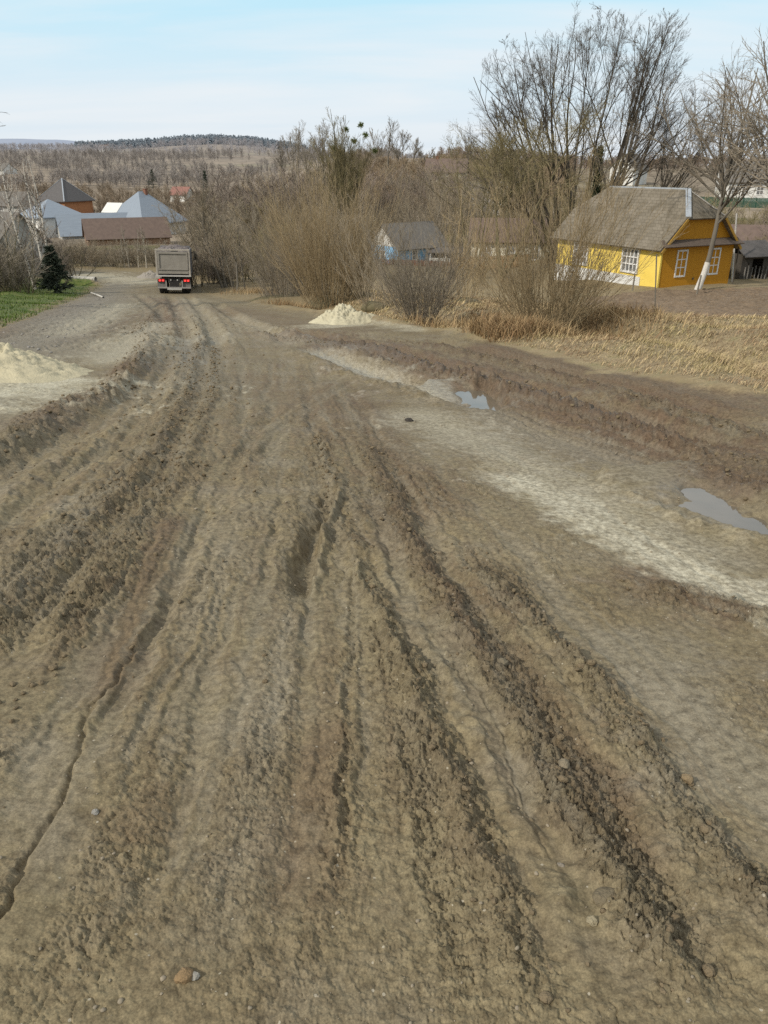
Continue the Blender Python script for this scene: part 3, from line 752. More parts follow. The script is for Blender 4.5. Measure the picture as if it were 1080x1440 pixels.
def whitewashed_tree():
    Y = 50.3; b = pos(980, Y)
    pts = [at(980, 406, Y), at(990, 385, Y), at(998, 360, Y), at(1006, 325, Y), at(1013, 290, Y), at(1022, 250, Y + .3), at(1035, 205, Y + .6), at(1052, 150, Y + 1), at(1066, 95, Y + 1.2)]
    P = np.array([[(p[0] - b[0], p[1] - b[1], p[2] - b[2]) for p in pts]]); P[0, 0] = (0, 0, -.05)
    Rr = np.array([[.20, .165, .15, .135, .12, .10, .075, .05, .025]])
    g = np.random.default_rng(8)
    A = grow(P, Rr, 26, .40, .92, .80, .55, 9, .11, .05, .55, .22, .016, g)
    B = grow(*A, 10, .12, .97, .55, .5, 6, .16, .03, .6, .3, .013, g)
    C = grow(*B, 6, .15, 1, .6, .5, 4, .16, .03, .7, .3, .009, g)
    D = grow(*C, 2, .15, 1, .6, .5, 3, .16, .03, .7, .3, .007, g)
    t = tree_obj('fruit_tree', [(P, Rr, 10), (*A, 5)], [(*B, 4), (*C, 3), (*D, 3)], BK_GREY, TW_GREY, b)
    tag(t, 'leaning bare fruit tree with whitewashed foot before the yellow house', 'tree')
    q = P[:, :3].copy(); q[0, 2] = q[0, 1] * .35 + q[0, 2] * .65
    V, Fc = tubes([(q, np.array([[.215, .178, .163]]), 12)])
    mesh_np('whitewash', V, Fc, simple('whitewash', (.62, .60, .55), (.48, .45, .40), 9, .95, .3), t, True)
whitewashed_tree()
def plain_tree(name, px, Y, py_top, label, seed, mt, mc, group=None, sink=.05, **kw):
    b = pos(px, Y, sink); H = top_h(px, py_top, Y, b)
    tr, cr = branchy(H, seed=seed, **kw)
    t = tree_obj(name, tr, cr, mt, mc, b); tag(t, label, 'tree', group); return t
plain_tree('bare_tree', 1088, 44, 45, 'tall bare tree reaching in over the right border of the view', 21, BK_GREY, TW_GREY, r=.24, per=(30, 11, 7), ang=.85, lr=.52, t0=.25, lean=(-.06, 0), rm=.010)
plain_tree('bare_tree', 712, 68, 150, 'gnarled mossy tree left of the huge many-stemmed tree', 22, BK_MOSS, TW_OLIVE, t0=.45, n_st=4, spread=.3, r=.16, per=(16, 10, 7), ang=.95, lr=.5, wig=.13, rm=.011)
plain_tree('bare_tree', 668, 84, 205, 'small olive-brown tree at the end of the thicket near the cream house', 23, BK_MOSS, TW_OLIVE, n_st=4, spread=.25, r=.1, per=(12, 8, 5), ang=.8, t0=.45)
# the olive tree with mistletoe
def mistletoe_tree():
    Y = 105; b = pos(492, Y); H = top_h(492, 160, Y, b)
    tr, cr = branchy(H * .97, 9, .20, seed=31, r=.14, per=(14, 9, 6), ang=.55, lr=.34, t0=.25, up=.09, base_r=1.2, rm=.012)
    t = tree_obj('bare_tree', tr, cr, BK_MOSS, TW_OLIVE, b); tag(t, 'olive-tinged bare tree with mistletoe balls rising above the thicket', 'tree')
    g = np.random.default_rng(5); mt = simple('mistletoe', (.09, .12, .03), (.14, .16, .05), 4, .8)
    for px, py in ((487, 182), (514, 190), (498, 198), (470, 208), (507, 176), (527, 212)):
        p = np.array(at(px, py, Y)) - np.array(b)
        n = 90; d = unit(g.normal(size=(n, 3)))
        S = stems(np.repeat(p[None], n, 0), d, np.full(n, .42) * (.7 + .5 * g.random(n)), np.full(n, .03), 4, .2, 0, .6, g)
        V, Fc = tubes([(*S, 3)]); mesh_np('mistletoe', V, Fc, mt, t)
mistletoe_tree()

# ---- birches by the left verge
def birch(px, Y, py_top, lean, seed, label):
    b = pos(px, Y); H = top_h(px, py_top, Y, b)
    g = np.random.default_rng(seed)
    S = stems([(0, 0, 0)], [(lean, 0, 1)], [H * 1.02], [.125], 12, .035, .02, .18, g)
    S2 = grow(*S, 5, .35, .75, .45, .5, 8, .05, .09, .55, .15, .02, g)
    A = grow(*S, 16, .25, .95, .7, .24, 6, .08, .06, .4, .2, .012, g)
    B = grow(*A, 7, .2, 1, .6, .5, 5, .12, -.02, .6, .3, .009, g)
    B2 = grow(*S2, 9, .2, 1, .6, .4, 5, .12, 0, .5, .3, .009, g)
    C = grow(B2[0], B2[1], 5, .2, 1, .6, .5, 4, .12, -.04, .6, .3, .007, g)
    m, t_, bs = nt('birch bark')
    geo = N(t_, 'ShaderNodeNewGeometry'); mp = N(t_, 'ShaderNodeMapping', {'Vector': geo.outputs['Position'], 'Scale': (3, 3, 9)})
    n = N(t_, 'ShaderNodeTexNoise', {'Vector': mp.outputs[0], 'Scale': 1.3, 'Detail': 4.0}).outputs[0]
    t_.links.new(ramp(t_, n, (.36, (.07, .06, .05)), (.46, (.50, .46, .40)), (.7, (.62, .58, .52))), bs.inputs['Base Color']); bs.inputs['Roughness'].default_value = .8
    o = tree_obj('birch_tree', [(*S, 7), (*S2, 5)], [(*A, 3), (*B, 3), (*B2, 3), (*C, 3)], m, TW_RED, b)
    tag(o, label, 'tree')
birch(50, 57, 228, -.10, 41, 'tall white-stemmed birch leaning left beside the grass verge')
birch(69, 60, 232, -.03, 42, 'forked white birch standing behind the dark spruce')
birch(73, 63, 226, .03, 43, 'slim straight birch farthest from the grass verge')

# ---- conifers: drooping whorls of needled sprays
def conifer(px, Y, py_top, wide, name, label, mat, dens=26, seed=1, column=False):
    b = pos(px, Y); H = top_h(px, py_top, Y, b); g = np.random.default_rng(seed)
    root = empty(name, b)
    S = stems([(0, 0, 0)], [(0, 0, 1)], [H], [.02 + H * .014], 8, .01, 0, .1, g); V, Fc = tubes([(*S, 6)]); mesh_np('trunk', V, Fc, BK_DARK, root, True)
    n = int(H * dens); zt = H * (.06 + .94 * g.random(n)); az = g.random(n) * 6.283
    ln = wide * np.clip((1 - zt / H), .06, 1) ** (.55 if column else .8) * (.65 + .5 * g.random(n))
    st = np.stack([0 * zt, 0 * zt, zt], 1); d = np.stack([np.cos(az), np.sin(az), np.full(n, .9 if column else -.05)], 1)
    B = stems(st, d, ln, np.full(n, .018), 6, .06, .02, .3, g)
    # needle sprays: small flat blades along every branch
    k = 26; pi = np.repeat(np.arange(n), k); t = g.random(n * k) * 4.99; i0 = t.astype(int); fr = (t - i0)[:, None]
    p = B[0][pi, i0] * (1 - fr) + B[0][pi, i0 + 1] * fr
    dd = unit(unit(B[0][pi, i0 + 1] - B[0][pi, i0]) + g.normal(size=p.shape) * .55); sd = unit(np.cross(dd, g.normal(size=p.shape)))
    L = (.16 + .16 * g.random(len(p)))[:, None]; w = .035
    V2 = np.stack([p - sd * w, p + sd * w, p + dd * L + sd * w * .4, p + dd * L - sd * w * .4], 1).reshape(-1, 3)
    V1, F1 = tubes([(*B, 3)])
    F2 = np.arange(len(V2)).reshape(-1, 4) + len(V1)
    mesh_np('crown', np.vstack([V1, V2]), [F1[0], F2], mat, root)
    tag(root, label, 'tree')
NEEDLE = simple('needles', (.028, .040, .028), (.065, .080, .05), 2.5, .8, per_object=.2)
THUJA = simple('thuja', (.022, .034, .016), (.05, .062, .026), 2.5, .8)
conifer(80, 55, 347, 1.35, 'spruce_tree', 'small dark spruce at the foot of the birches', NEEDLE, 60, 3)
conifer(831, 96, 208, 1.5, 'thuja_tree', 'dark evergreen column between the stems of the huge tree', THUJA, 40, 4, True)
conifer(216, 330, 238, 3.0, 'spruce_tree', 'dark spruce on the far hillside above the blue tin roof', NEEDLE, 16, 5)
conifer(292, 240, 240, 2.2, 'spruce_tree', 'dark spruce near the far red-roofed cottage', NEEDLE, 20, 6)
conifer(166, 420, 240, 3.2, 'spruce_tree', 'dark spruce on the far hillside behind the brick house', NEEDLE, 12, 7)
conifer(246, 170, 308, 1.2, 'spruce_tree', 'small dark fir beside the right end of the blue tin roof', NEEDLE, 40, 8)

# ---- coppiced willows along the road
def willow(loc, H, rods, spread, seed, label, mat=TW_WILLOW, base=.45, lean=0.0, side=6, rad=.011):
    g = np.random.default_rng(seed); n = rods
    az = g.random(n) * 6.283; rr = base * np.sqrt(g.random(n))
    st = np.stack([rr * np.cos(az), rr * np.sin(az), np.full(n, .0) + .25 * g.random(n)], 1)
    th = spread * (.12 + 1.05 * g.random(n) ** .8); d = np.stack([np.cos(az) * np.tan(th) + lean, np.sin(az) * np.tan(th), np.ones(n)], 1)
    L = H * (.34 + .76 * g.random(n) ** .75) * (1 - .10 * th)
    S = stems(st, d, L, rad * (.6 + .8 * g.random(n)), 11, .065, .04, .3, g)
    A = grow(*S, side, .15, .95, .42, .36, 6, .09, .08, .6, .2, .005, g)
    B = grow(*A, 4, .15, .95, .45, .45, 4, .1, .06, .7, .2, .0045, g)
    root = empty('willow_bush', loc)
    V = lumps(g, 1)[0] * np.array([base * .85, base * .85, .38]); mesh_np('stump', V, [IF], BK_MOSS, root, True)
    V, Fc = tubes([(*S, 4), (*A, 3), (*B, 3)]); mesh_np('rods', V, Fc, mat, root)
    tag(root, label, 'bush'); return root
def wl(px, py, top, rods, spread, seed, label, **kw):
    x, y = gp(px, py); b = (x, y, gz(x, y) - .03)
    willow(b, top_h(px, top, y, b) / .93, rods, spread, seed, label, **kw)
wl(768, 466, 248, 180, .66, 51, 'dense fan-shaped willow bush rooted before the yellow house', base=.6, rad=.0095)
wl(592, 452, 318, 150, .72, 52, 'low spreading willow bush just beyond the right sand heap', base=.5, mat=TW_GREY, rad=.009)
wl(466, 428, 252, 270, .55, 53, 'tallest tawny willow bush behind the right sand heap', base=1.4, rad=.012)
wl(656, 432, 282, 60, .30, 54, 'tawny upright willow between the blue and the cream cottage', base=.8, rad=.011)
wl(530, 434, 300, 45, .5, 55, 'thin tawny willow screening the gable of the blue cottage', base=.7, rad=.010, mat=TW_BROWN)
wl(400, 424, 300, 120, .6, 49, 'grey-tan willow bush between the lorry and the sand heap', base=1.2, rad=.011, mat=TW_GREY)
wl(440, 421, 330, 170, .7, 56, 'grey-brown willow bush leaning over the verge left of the sand heap', mat=TW_GREY, base=.8, rad=.011)
wl(498, 426, 300, 100, .42, 57, 'brown willow bush rising behind the low spreading one', mat=TW_BROWN, base=.8, rad=.011)

for px, Y, top, nr, sd, lab in ((545, 108, 268, 120, 58, 'tawny willow rising behind the left end of the blue cottage'), (590, 104, 262, 120, 59, 'tawny willow rising behind the middle of the blue cottage'), (632, 106, 258, 120, 60, 'tawny willow rising behind the lean-to of the blue cottage')):
    b = pos(px, Y); willow(b, top_h(px, top, Y, b) / .93, nr, .38, sd, lab, base=2.2, rad=.022, mat=TW_BROWN)
wl(408, 418, 290, 130, .5, 48, 'tawny-grey willow bush nearest the lorry in the row of willows', mat=TW_BROWN, base=1.0, rad=.011)

# ---- thin roadside trees left of the willows
for k, (px, Y, top, sd) in enumerate(((338, 56, 262, 61), (322, 60, 280, 62), (392, 52, 300, 63), (300, 66, 262, 64))):
    plain_tree('roadside_tree', px, Y, top, ('slender pale-stemmed tree on the verge, tallest right of the lorry', 'slender twiggy tree just left of the pale-stemmed one', 'thin dark tree at the left edge of the willows', 'slender tree nearest the lorry on the right verge')[k], sd, BK_GREY if k != 2 else BK_DARK, TW_BROWN, n_st=3, spread=.12, r=.07, per=(16, 8, 5), ang=.6, lr=.34, t0=.15, up=.08)

# ---- thickets: a few kinds of bare bush, set out one by one
def bush_proto(seed, H, mat, n=26, spread=.42, base=.8):
    g = np.random.default_rng(seed)
    st = np.stack([g.normal(0, base, n), g.normal(0, base, n), np.zeros(n)], 1)
    S = stems(st, np.stack([g.normal(0, spread, n), g.normal(0, spread, n), np.ones(n)], 1), H * (.55 + .5 * g.random(n)), .035 * (.6 + .8 * g.random(n)), 8, .08, .05, .2, g)
    A = grow(*S, 13, .15, 1, .55, .36, 5, .12, .07, .6, .25, .011, g)
    B = grow(*A, 7, .15, 1, .55, .45, 4, .12, .06, .7, .25, .009, g)
    root = empty('bare_bush')
    V, Fc = tubes([(*S, 4)]); mesh_np('stems', V, Fc, BK_GREY if seed % 2 else BK_MOSS, root)
    V, Fc = tubes([(*A, 3), (*B, 3)]); mesh_np('crown', V, Fc, mat, root)
    return root
PROTO = [bush_proto(71, 6, TW_BROWN), bush_proto(72, 6, TW_GREY, 18, .3), bush_proto(73, 6, TW_RED, 20, .5), bush_proto(74, 6, TW_OLIVE, 20, .35), bush_proto(75, 6, TW_WILLOW, 34, .3), bush_proto(76, 6, TW_DARK, 16, .4)]
used = [False] * len(PROTO)
def bush(kind, x, y, H, label, group, wide=1.0):
    o = PROTO[kind] if not used[kind] else copy_thing(PROTO[kind]); used[kind] = True
    s = H / 6.0
    o.location = (x, y, gz(x, y) - .05); o.scale = (s * wide, s * wide, s); o.rotation_euler = (0, 0, random.random() * 6.28)
    tag(o, label, 'bush', group); return o
KW = ('tawny brown', 'grey-brown', 'reddish brown', 'olive-brown', 'yellowish brown', 'dark brown')
def thicket(n, pxr, Yr, topr, kinds, where, group, wide=(1.0, 1.5), avoid=()):
    for k in range(n):
        px = pxr[0] + (pxr[1] - pxr[0]) * ((k + random.random()) / n); Y = random.uniform(*Yr)
        b = pos(px, Y); top = random.uniform(*topr)
        for a0, a1, Ya, lim in avoid:
            if a0 < px < a1 and Y < Ya: top = max(top, lim)
        H = min(max(top_h(px, top, Y, b), 1.2), 11)
        kd = random.choice(kinds)
        bush(kd, b[0], b[1], H, 'bare ' + KW[kd] + ' ' + where, group, random.uniform(*wide))
AV = [(505, 662, 99, 374), (645, 785, 93, 374)]
thicket(22, (275, 660), (64, 80), (300, 350), (0, 1, 3, 4), 'bush in the front of the thicket behind the willows', 'front bushes of the thicket', avoid=AV)
thicket(26, (270, 690), (86, 112), (255, 300), (0, 0, 1, 2, 3), 'bush in the middle of the thicket behind the willows', 'middle bushes of the thicket', avoid=AV)
thicket(30, (300, 720), (122, 165), (222, 258), (0, 1, 2, 2), 'bush high on the slope behind the thicket', 'upper bushes of the slope', (1.2, 1.8))
thicket(10, (268, 330), (60, 78), (330, 372), (0, 1, 2), 'bush on the verge right of the lorry', 'bushes on the verge right of the lorry')
thicket(26, (96, 232), (82, 95), (333, 350), (1, 0, 1), 'bush in the row across the road bend', 'bushes across the road bend', (1.2, 1.7))
thicket(14, (-50, 40), (50, 62), (292, 352), (5, 1, 5), 'bush behind the left grass verge', 'bushes behind the left grass verge')
thicket(8, (20, 100), (64, 80), (318, 350), (1, 2, 5), 'bush behind the birches', 'bushes behind the birches')
thicket(9, (640, 830), (58, 76), (300, 345), (0, 4, 3), 'bush left of the yellow house', 'bushes left of the yellow house', avoid=[(655, 800, 93, 374)])
thicket(20, (700, 1120), (96, 128), (246, 272), (2, 0, 2, 3), 'bush in the orchard behind the yellow house', 'bushes behind the yellow house', (1.2, 1.7), avoid=[(850, 915, 190, 280), (1000, 1100, 150, 285)])
thicket(7, (1035, 1120), (66, 84), (300, 330), (0, 3, 2), 'bush right of the yellow house', 'bushes right of the yellow house')
# young pale ash stems across the bend
for k, (px, top) in enumerate(((182, 318), (195, 322), (206, 316), (176, 335))):
    plain_tree('young_tree', px, 82, top, ('young pale-barked tree in the row across the road bend'), 80 + k, bark('pale bark', (.3, .27, .21), (.4, .36, .3)), TW_GREY, 'young pale trees across the bend', r=.06, per=(14, 6, 4), ang=.5, lr=.3, t0=.2, up=.1)
# the trees on the skyline behind the thicket
for k, px in enumerate((398, 412, 428, 441, 455, 530, 548, 566, 580, 596, 615, 640, 655)):
    top = (186, 178, 174, 176, 182, 178, 176, 180, 192, 204, 212, 208, 200)[k]
    plain_tree('skyline_tree', px, 205 + 12 * (k % 3), top + random.randint(-2, 3), 'bare grey tree standing on the skyline of the slope', 90 + k, BK_GREY, TW_GREY, 'bare trees on the skyline', n_st=2, r=.2, per=(12, 8, 5), ang=.6, lr=.4, up=.06, rm=.02)
# sapling bent over the verge
def sapling():
    x, y = gp(88, 404); b = (x, y, gz(x, y)); g = np.random.default_rng(2)
    P = np.array([[(0, 0, -.05), (.1, 0, .5), (.3, 0, .9), (.5, .05, 1.2), (.75, .1, 1.45), (.95, .1, 1.5)]]); Rr = np.array([[.07, .065, .05, .04, .03, .015]])
    A = grow(P, Rr, 9, .3, 1, .7, .4, 5, .12, .05, .5, .2, .01, g); B = grow(*A, 5, .2, 1, .6, .5, 4, .1, .03, .6, .2, .008, g)
    tag(tree_obj('sapling', [(P, Rr, 6)], [(*A, 4), (*B, 3)], BK_DARK, TW_DARK, b), 'crooked dark sapling leaning over the green ditch', 'tree')
sapling()
# branches reaching into the view from a tree left of it
plain_tree('bare_tree', -85, 34, 20, 'bare tree whose branch tips reach in at the left border', 27, BK_DARK, TW_DARK, r=.2, per=(18, 9, 6), ang=.9, lr=.36, t0=.3, rm=.008)

# ------------------------------------------------------------------ woods on the hills, read as one mass
def wood(name, label, pts, hgt, mat, seed, conifer_=False, tw=32):
    g = np.random.default_rng(seed); n = len(pts)
    temps = []
    for q in range(4):
        if conifer_:
            k = 40; zt = .10 + .86 * g.random(k); az = g.random(k) * 6.28; ln = .34 * np.sqrt(1.05 - zt)
            S = stems(np.stack([0 * zt, 0 * zt, zt], 1), np.stack([np.cos(az), np.sin(az), np.full(k, -.3)], 1), ln, np.full(k, .06), 2, 0, 0, .3, g)
            V, Fc = tubes([(*S, 3)])
        else:
            S = stems([(0, 0, 0)], [(0, 0, 1)], [.7], [.014], 3, .05, 0, .4, g)
            A = grow(*S, tw, .2, 1, .75, .6, 3, .15, .08, .6, .3, .008, g)
            B = grow(*A, 2, .3, 1, .5, .6, 2, .1, .1, .8, .3, .007, g)
            V, Fc = tubes([(*S, 3), (*A, 3), (*B, 3)])
        temps.append((V, Fc[0]))
    VV, FF, off = [], [], 0
    for q in range(4):
        p = pts[q::4]
        if not len(p): continue
        V, Fc = temps[q]; m = len(p)
        h = hgt[0] + (hgt[1] - hgt[0]) * g.random(m); a = g.random(m) * 6.28; wd = h * (.8 + .5 * g.random(m))
        ca, sa = np.cos(a)[:, None], np.sin(a)[:, None]
        X = (V[None, :, 0] * ca - V[None, :, 1] * sa) * wd[:, None] + p[:, 0:1]; Yv = (V[None, :, 0] * sa + V[None, :, 1] * ca) * wd[:, None] + p[:, 1:2]
        Z = V[None, :, 2] * h[:, None] + p[:, 2:3]
        VV.append(np.stack([X, Yv, Z], -1).reshape(-1, 3))
        FF.append((Fc[None] + (np.arange(m) * len(V))[:, None, None] + off).reshape(-1, 4)); off += m * len(V)
    o = mesh_np(name, np.vstack(VV), [np.vstack(FF)], mat); tag(o, label, 'woodland', kind='stuff')
def scatter(n, ur, Yr, seed, thr=.0, sc=.008, pw=1.0):
    g = np.random.default_rng(seed)
    Y = Yr[0] + (Yr[1] - Yr[0]) * g.random(n) ** pw; u = ur[0] + (ur[1] - ur[0]) * g.random(n); x = u * Y
    k = fbm(x * sc, Y * sc * 1.6, 3, seed) > thr
    x, Y = x[k], Y[k]
    return np.stack([x, Y, hterrain(x, Y) - .1], 1)
def hazy(name, c1, c2): return simple(name, c1, c2, .03, .95, spec=.05)  # the far twigs and pines have distance haze mixed into their colours
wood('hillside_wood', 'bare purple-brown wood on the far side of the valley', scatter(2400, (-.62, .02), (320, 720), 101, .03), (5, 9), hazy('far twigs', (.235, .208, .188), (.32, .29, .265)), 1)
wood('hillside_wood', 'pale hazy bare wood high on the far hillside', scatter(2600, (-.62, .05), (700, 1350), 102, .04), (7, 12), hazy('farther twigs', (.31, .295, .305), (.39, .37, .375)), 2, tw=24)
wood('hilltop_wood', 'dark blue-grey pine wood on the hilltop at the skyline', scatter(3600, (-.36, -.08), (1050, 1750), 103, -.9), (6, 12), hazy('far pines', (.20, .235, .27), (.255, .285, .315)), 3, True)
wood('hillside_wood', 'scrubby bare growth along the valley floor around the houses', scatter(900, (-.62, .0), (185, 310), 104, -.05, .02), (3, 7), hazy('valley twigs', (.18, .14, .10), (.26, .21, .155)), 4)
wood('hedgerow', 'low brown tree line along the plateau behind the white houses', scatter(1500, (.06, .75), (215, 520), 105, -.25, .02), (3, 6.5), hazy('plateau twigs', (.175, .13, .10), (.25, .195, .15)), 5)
wood('hillside_wood', 'brown scrub covering the slope behind the thicket', scatter(1300, (-.06, .22), (140, 235), 106, -.4, .02), (2.5, 6), hazy('slope twigs', (.215, .16, .105), (.30, .23, .155)), 6)

# ------------------------------------------------------------------ buildings
def wallmat(name, c1, c2=None, sc=1.2, **k): return simple(name, c1, c2 or tuple(q * .82 for q in c1), sc, k.pop('rough', .9), .25, 25, **k)
GLASS = simple('window glass', (.05, .055, .06), (.26, .26, .25), 2.6, .12, spec=.5)
FRAME = simple('white frame', (.74, .73, .70), (.62, .61, .58), 8, .6)
DFRAME = simple('dark frame', (.12, .10, .08), (.08, .065, .05), 8, .7)
def window(parent, face, W, L, u, z, w, h, fm=FRAME, bars=(1, 2), d=.05):
    """face: f front (y=-L/2), l left (x=-W/2), r right, b back; u along the wall, z the sill height"""
    def put(m, u0, u1, z0, z1, o0, o1):
        if face == 'f': m.box(u0, u1, -L / 2 - o1, -L / 2 - o0, z0, z1)
        elif face == 'b': m.box(u0, u1, L / 2 + o0, L / 2 + o1, z0, z1)
        elif face == 'l': m.box(-W / 2 - o1, -W / 2 - o0, u0, u1, z0, z1)
        else: m.box(W / 2 + o0, W / 2 + o1, u0, u1, z0, z1)
    p = MB(); put(p, u - w / 2, u + w / 2, z, z + h, -.02, .018)
    g = p.build('window', GLASS, parent)
    f = MB(); t = min(.13, w * .15)
    put(f, u - w / 2 - t, u - w / 2, z - t, z + h + t, .004, d); put(f, u + w / 2, u + w / 2 + t, z - t, z + h + t, .004, d)
    put(f, u - w / 2, u + w / 2, z + h, z + h + t, .004, d); put(f, u - w / 2, u + w / 2, z - t, z, .004, d)
    b = t * .55
    for k in range(1, bars[0] + 1):
        c = u - w / 2 + w * k / (bars[0] + 1); put(f, c - b / 2, c + b / 2, z, z + h, .02, d * .8)
    for k in range(1, bars[1] + 1):
        c = z + h * k / (bars[1] + 1); put(f, u - w / 2, u + w / 2, c - b / 2, c + b / 2, .021, d * .78)
    f.build('frame', fm, g)
    return g
def house(name, label, loc, rz, W, L, wh, rh, wm, rm, kind='gable', gm=None, ov=.45, wins=(), chimney=None, cap=None, sink=3.0, fm=FRAME, door=None, group=None):
    r = empty(name, loc, (0, 0, rz)); tag(r, label, 'house' if 'house' in name or 'cottage' in name else 'barn', group)
    x, y = W / 2, L / 2
    MB().box(-x, x, -y, y, -sink, wh).build('wall', wm, r)
    th = .12; sl = rh / x; e = wh - ov * sl; ox = x + ov
    m = MB()
    if kind == 'gable':
        oy = y + ov * .7
        m.slab([(-ox, -oy, e + .1), (0, -oy, wh + rh + .1), (0, oy, wh + rh + .1), (-ox, oy, e + .1)][::-1], th)
        m.slab([(ox, -oy, e + .1), (ox, oy, e + .1), (0, oy, wh + rh + .1), (0, -oy, wh + rh + .1)], th)
        for s in (-1, 1): MB().slab([(-x, s * y, wh), (x, s * y, wh), (0, s * y, wh + rh - .03)][::(1 if s < 0 else -1)], .15).build('gable', gm or wm, r)
        ridge = [((0, -oy, wh + rh + .13), (0, oy, wh + rh + .13))]
    else:
        hy = max(y - x, 0.05) if kind == 'hip' else 0.05
        oy = y + ov; a, b = -hy, hy; zt = wh + rh + .1; ez = e + .1
        m.poly([(-ox, -oy, ez), (0, a, zt), (0, b, zt), (-ox, oy, ez)][::-1])
        m.poly([(ox, -oy, ez), (ox, oy, ez), (0, b, zt), (0, a, zt)]); m.poly([(-ox, -oy, ez), (ox, -oy, ez), (0, a, zt)]); m.poly([(ox, oy, ez), (-ox, oy, ez), (0, b, zt)])
        m.poly([(-ox, -oy, ez - .02), (-ox, oy, ez - .02), (ox, oy, ez - .02), (ox, -oy, ez - .02)])
        for q in ((( -ox, -oy), (ox, -oy)), ((ox, -oy), (ox, oy)), ((ox, oy), (-ox, oy)), ((-ox, oy), (-ox, -oy))):
            m.poly([(*q[0], ez - .14), (*q[1], ez - .14), (*q[1], ez), (*q[0], ez)])
        ridge = [((0, a, zt), (0, b, zt))] + [((0, a if sy < 0 else b, zt), (sx * ox, sy * oy, ez)) for sx in (-1, 1) for sy in (-1, 1)]
    ro = m.build('roof', rm, r)
    if cap:
        c = MB()
        for p, q in ridge: c.bar(np.array(p) + (0, 0, .03), np.array(q) + (0, 0, .03), .22, .08)
        c.build('ridge_cap', cap, ro)
    if chimney:
        cx, cy, ch = chimney
        k = MB().box(cx - .28, cx + .28, cy - .28, cy + .28, wh + .5, wh + rh + ch); k.box(cx - .34, cx + .34, cy - .34, cy + .34, wh + rh + ch, wh + rh + ch + .12); k.build('chimney', simple('brick stack', (.25, .12, .08), (.18, .09, .06), 5), ro)
    for q in wins: window(r, q[0], W, L, *q[1:5], fm=fm, bars=q[5])
    if door:
        f, u, w, h = door; p = MB()
        if f == 'f': p.box(u - w / 2, u + w / 2, -y - .04, -y + .05, 0, h)
        else: p.box(-x - .04, -x + .05, u - w / 2, u + w / 2, 0, h)
        p.build('door', simple('old door', (.16, .10, .06), (.10, .065, .04), 5), r)
    return r
TIN_BLUE = simple('blue tin', (.245, .285, .33), (.195, .23, .275), 1.2, .45, .15, 12, (6, .6, 1), spec=.5)
SLATE = simple('dark slate', (.085, .08, .08), (.12, .112, .108), 3, .8, .3, 20)
ASB = simple('weathered slates', (.17, .158, .142), (.115, .104, .09), 2, .9, .4, 18, (1, 2.5, 1))
BROWNROOF = simple('brown roofing', (.165, .12, .098), (.12, .088, .074), 2, .9, .35, 18)
WHITE = wallmat('white render', (.70, .69, .65)); CREAM = wallmat('cream render', (.74, .70, .57)); BRICK = wallmat('orange brick', (.40, .185, .085), (.30, .135, .065), 2.5)
GREYW = wallmat('grey render', (.40, .39, .36)); BARNW = wallmat('old boards', (.36, .225, .14), (.22, .145, .10), 2, stretch=(4, 4, .5)); BLUEW = wallmat('sky blue paint', (.28, .54, .80), (.22, .45, .70), 2); REDTIN = simple('red tin', (.27, .13, .10), (.21, .10, .08), 2, .6)
CAPM = simple('galvanised cap', (.42, .45, .48), (.33, .36, .39), 4, .45, metal=.2)

def slate_roof():
    m, t, b = nt('mossy slate roof'); tc = N(t, 'ShaderNodeTexCoord')
    br = N(t, 'ShaderNodeTexBrick', {'Vector': N(t, 'ShaderNodeMapping', {'Vector': tc.outputs['Object'], 'Rotation': (R(45), 0, R(90)), 'Scale': (1, 1, 1)}).outputs[0], 'Scale': 1.0, 'Color1': (.20, .182, .155, 1), 'Color2': (.178, .162, .138, 1), 'Mortar': (.13, .117, .098, 1), 'Mortar Size': .010, 'Brick Width': .30, 'Row Height': .19})
    n = N(t, 'ShaderNodeTexNoise', {'Vector': tc.outputs['Object'], 'Scale': 1.1, 'Detail': 7.0, 'Roughness': .68}).outputs[0]
    n2 = N(t, 'ShaderNodeTexNoise', {'Vector': tc.outputs['Object'], 'Scale': 14.0, 'Detail': 4.0}).outputs[0]
    c = mixc(t, 1.0, br.outputs['Color'], ramp(t, n, (.3, (.62, .58, .5)), (.7, (1.25, 1.2, 1.12))), 'MULTIPLY')
    c = mixc(t, ramp(t, n2, (.55, (0,) * 3), (.75, (.6,) * 3)), c, (.15, .14, .085))
    t.links.new(c, b.inputs['Base Color']); b.inputs['Roughness'].default_value = .95; b.inputs['Specular IOR Level'].default_value = .1
    t.links.new(N(t, 'ShaderNodeBump', {'Height': ma(t, 'ADD', br.outputs['Fac'], n2), 'Strength': .5, 'Distance': .03}).outputs[0], b.inputs['Normal'])
    return m
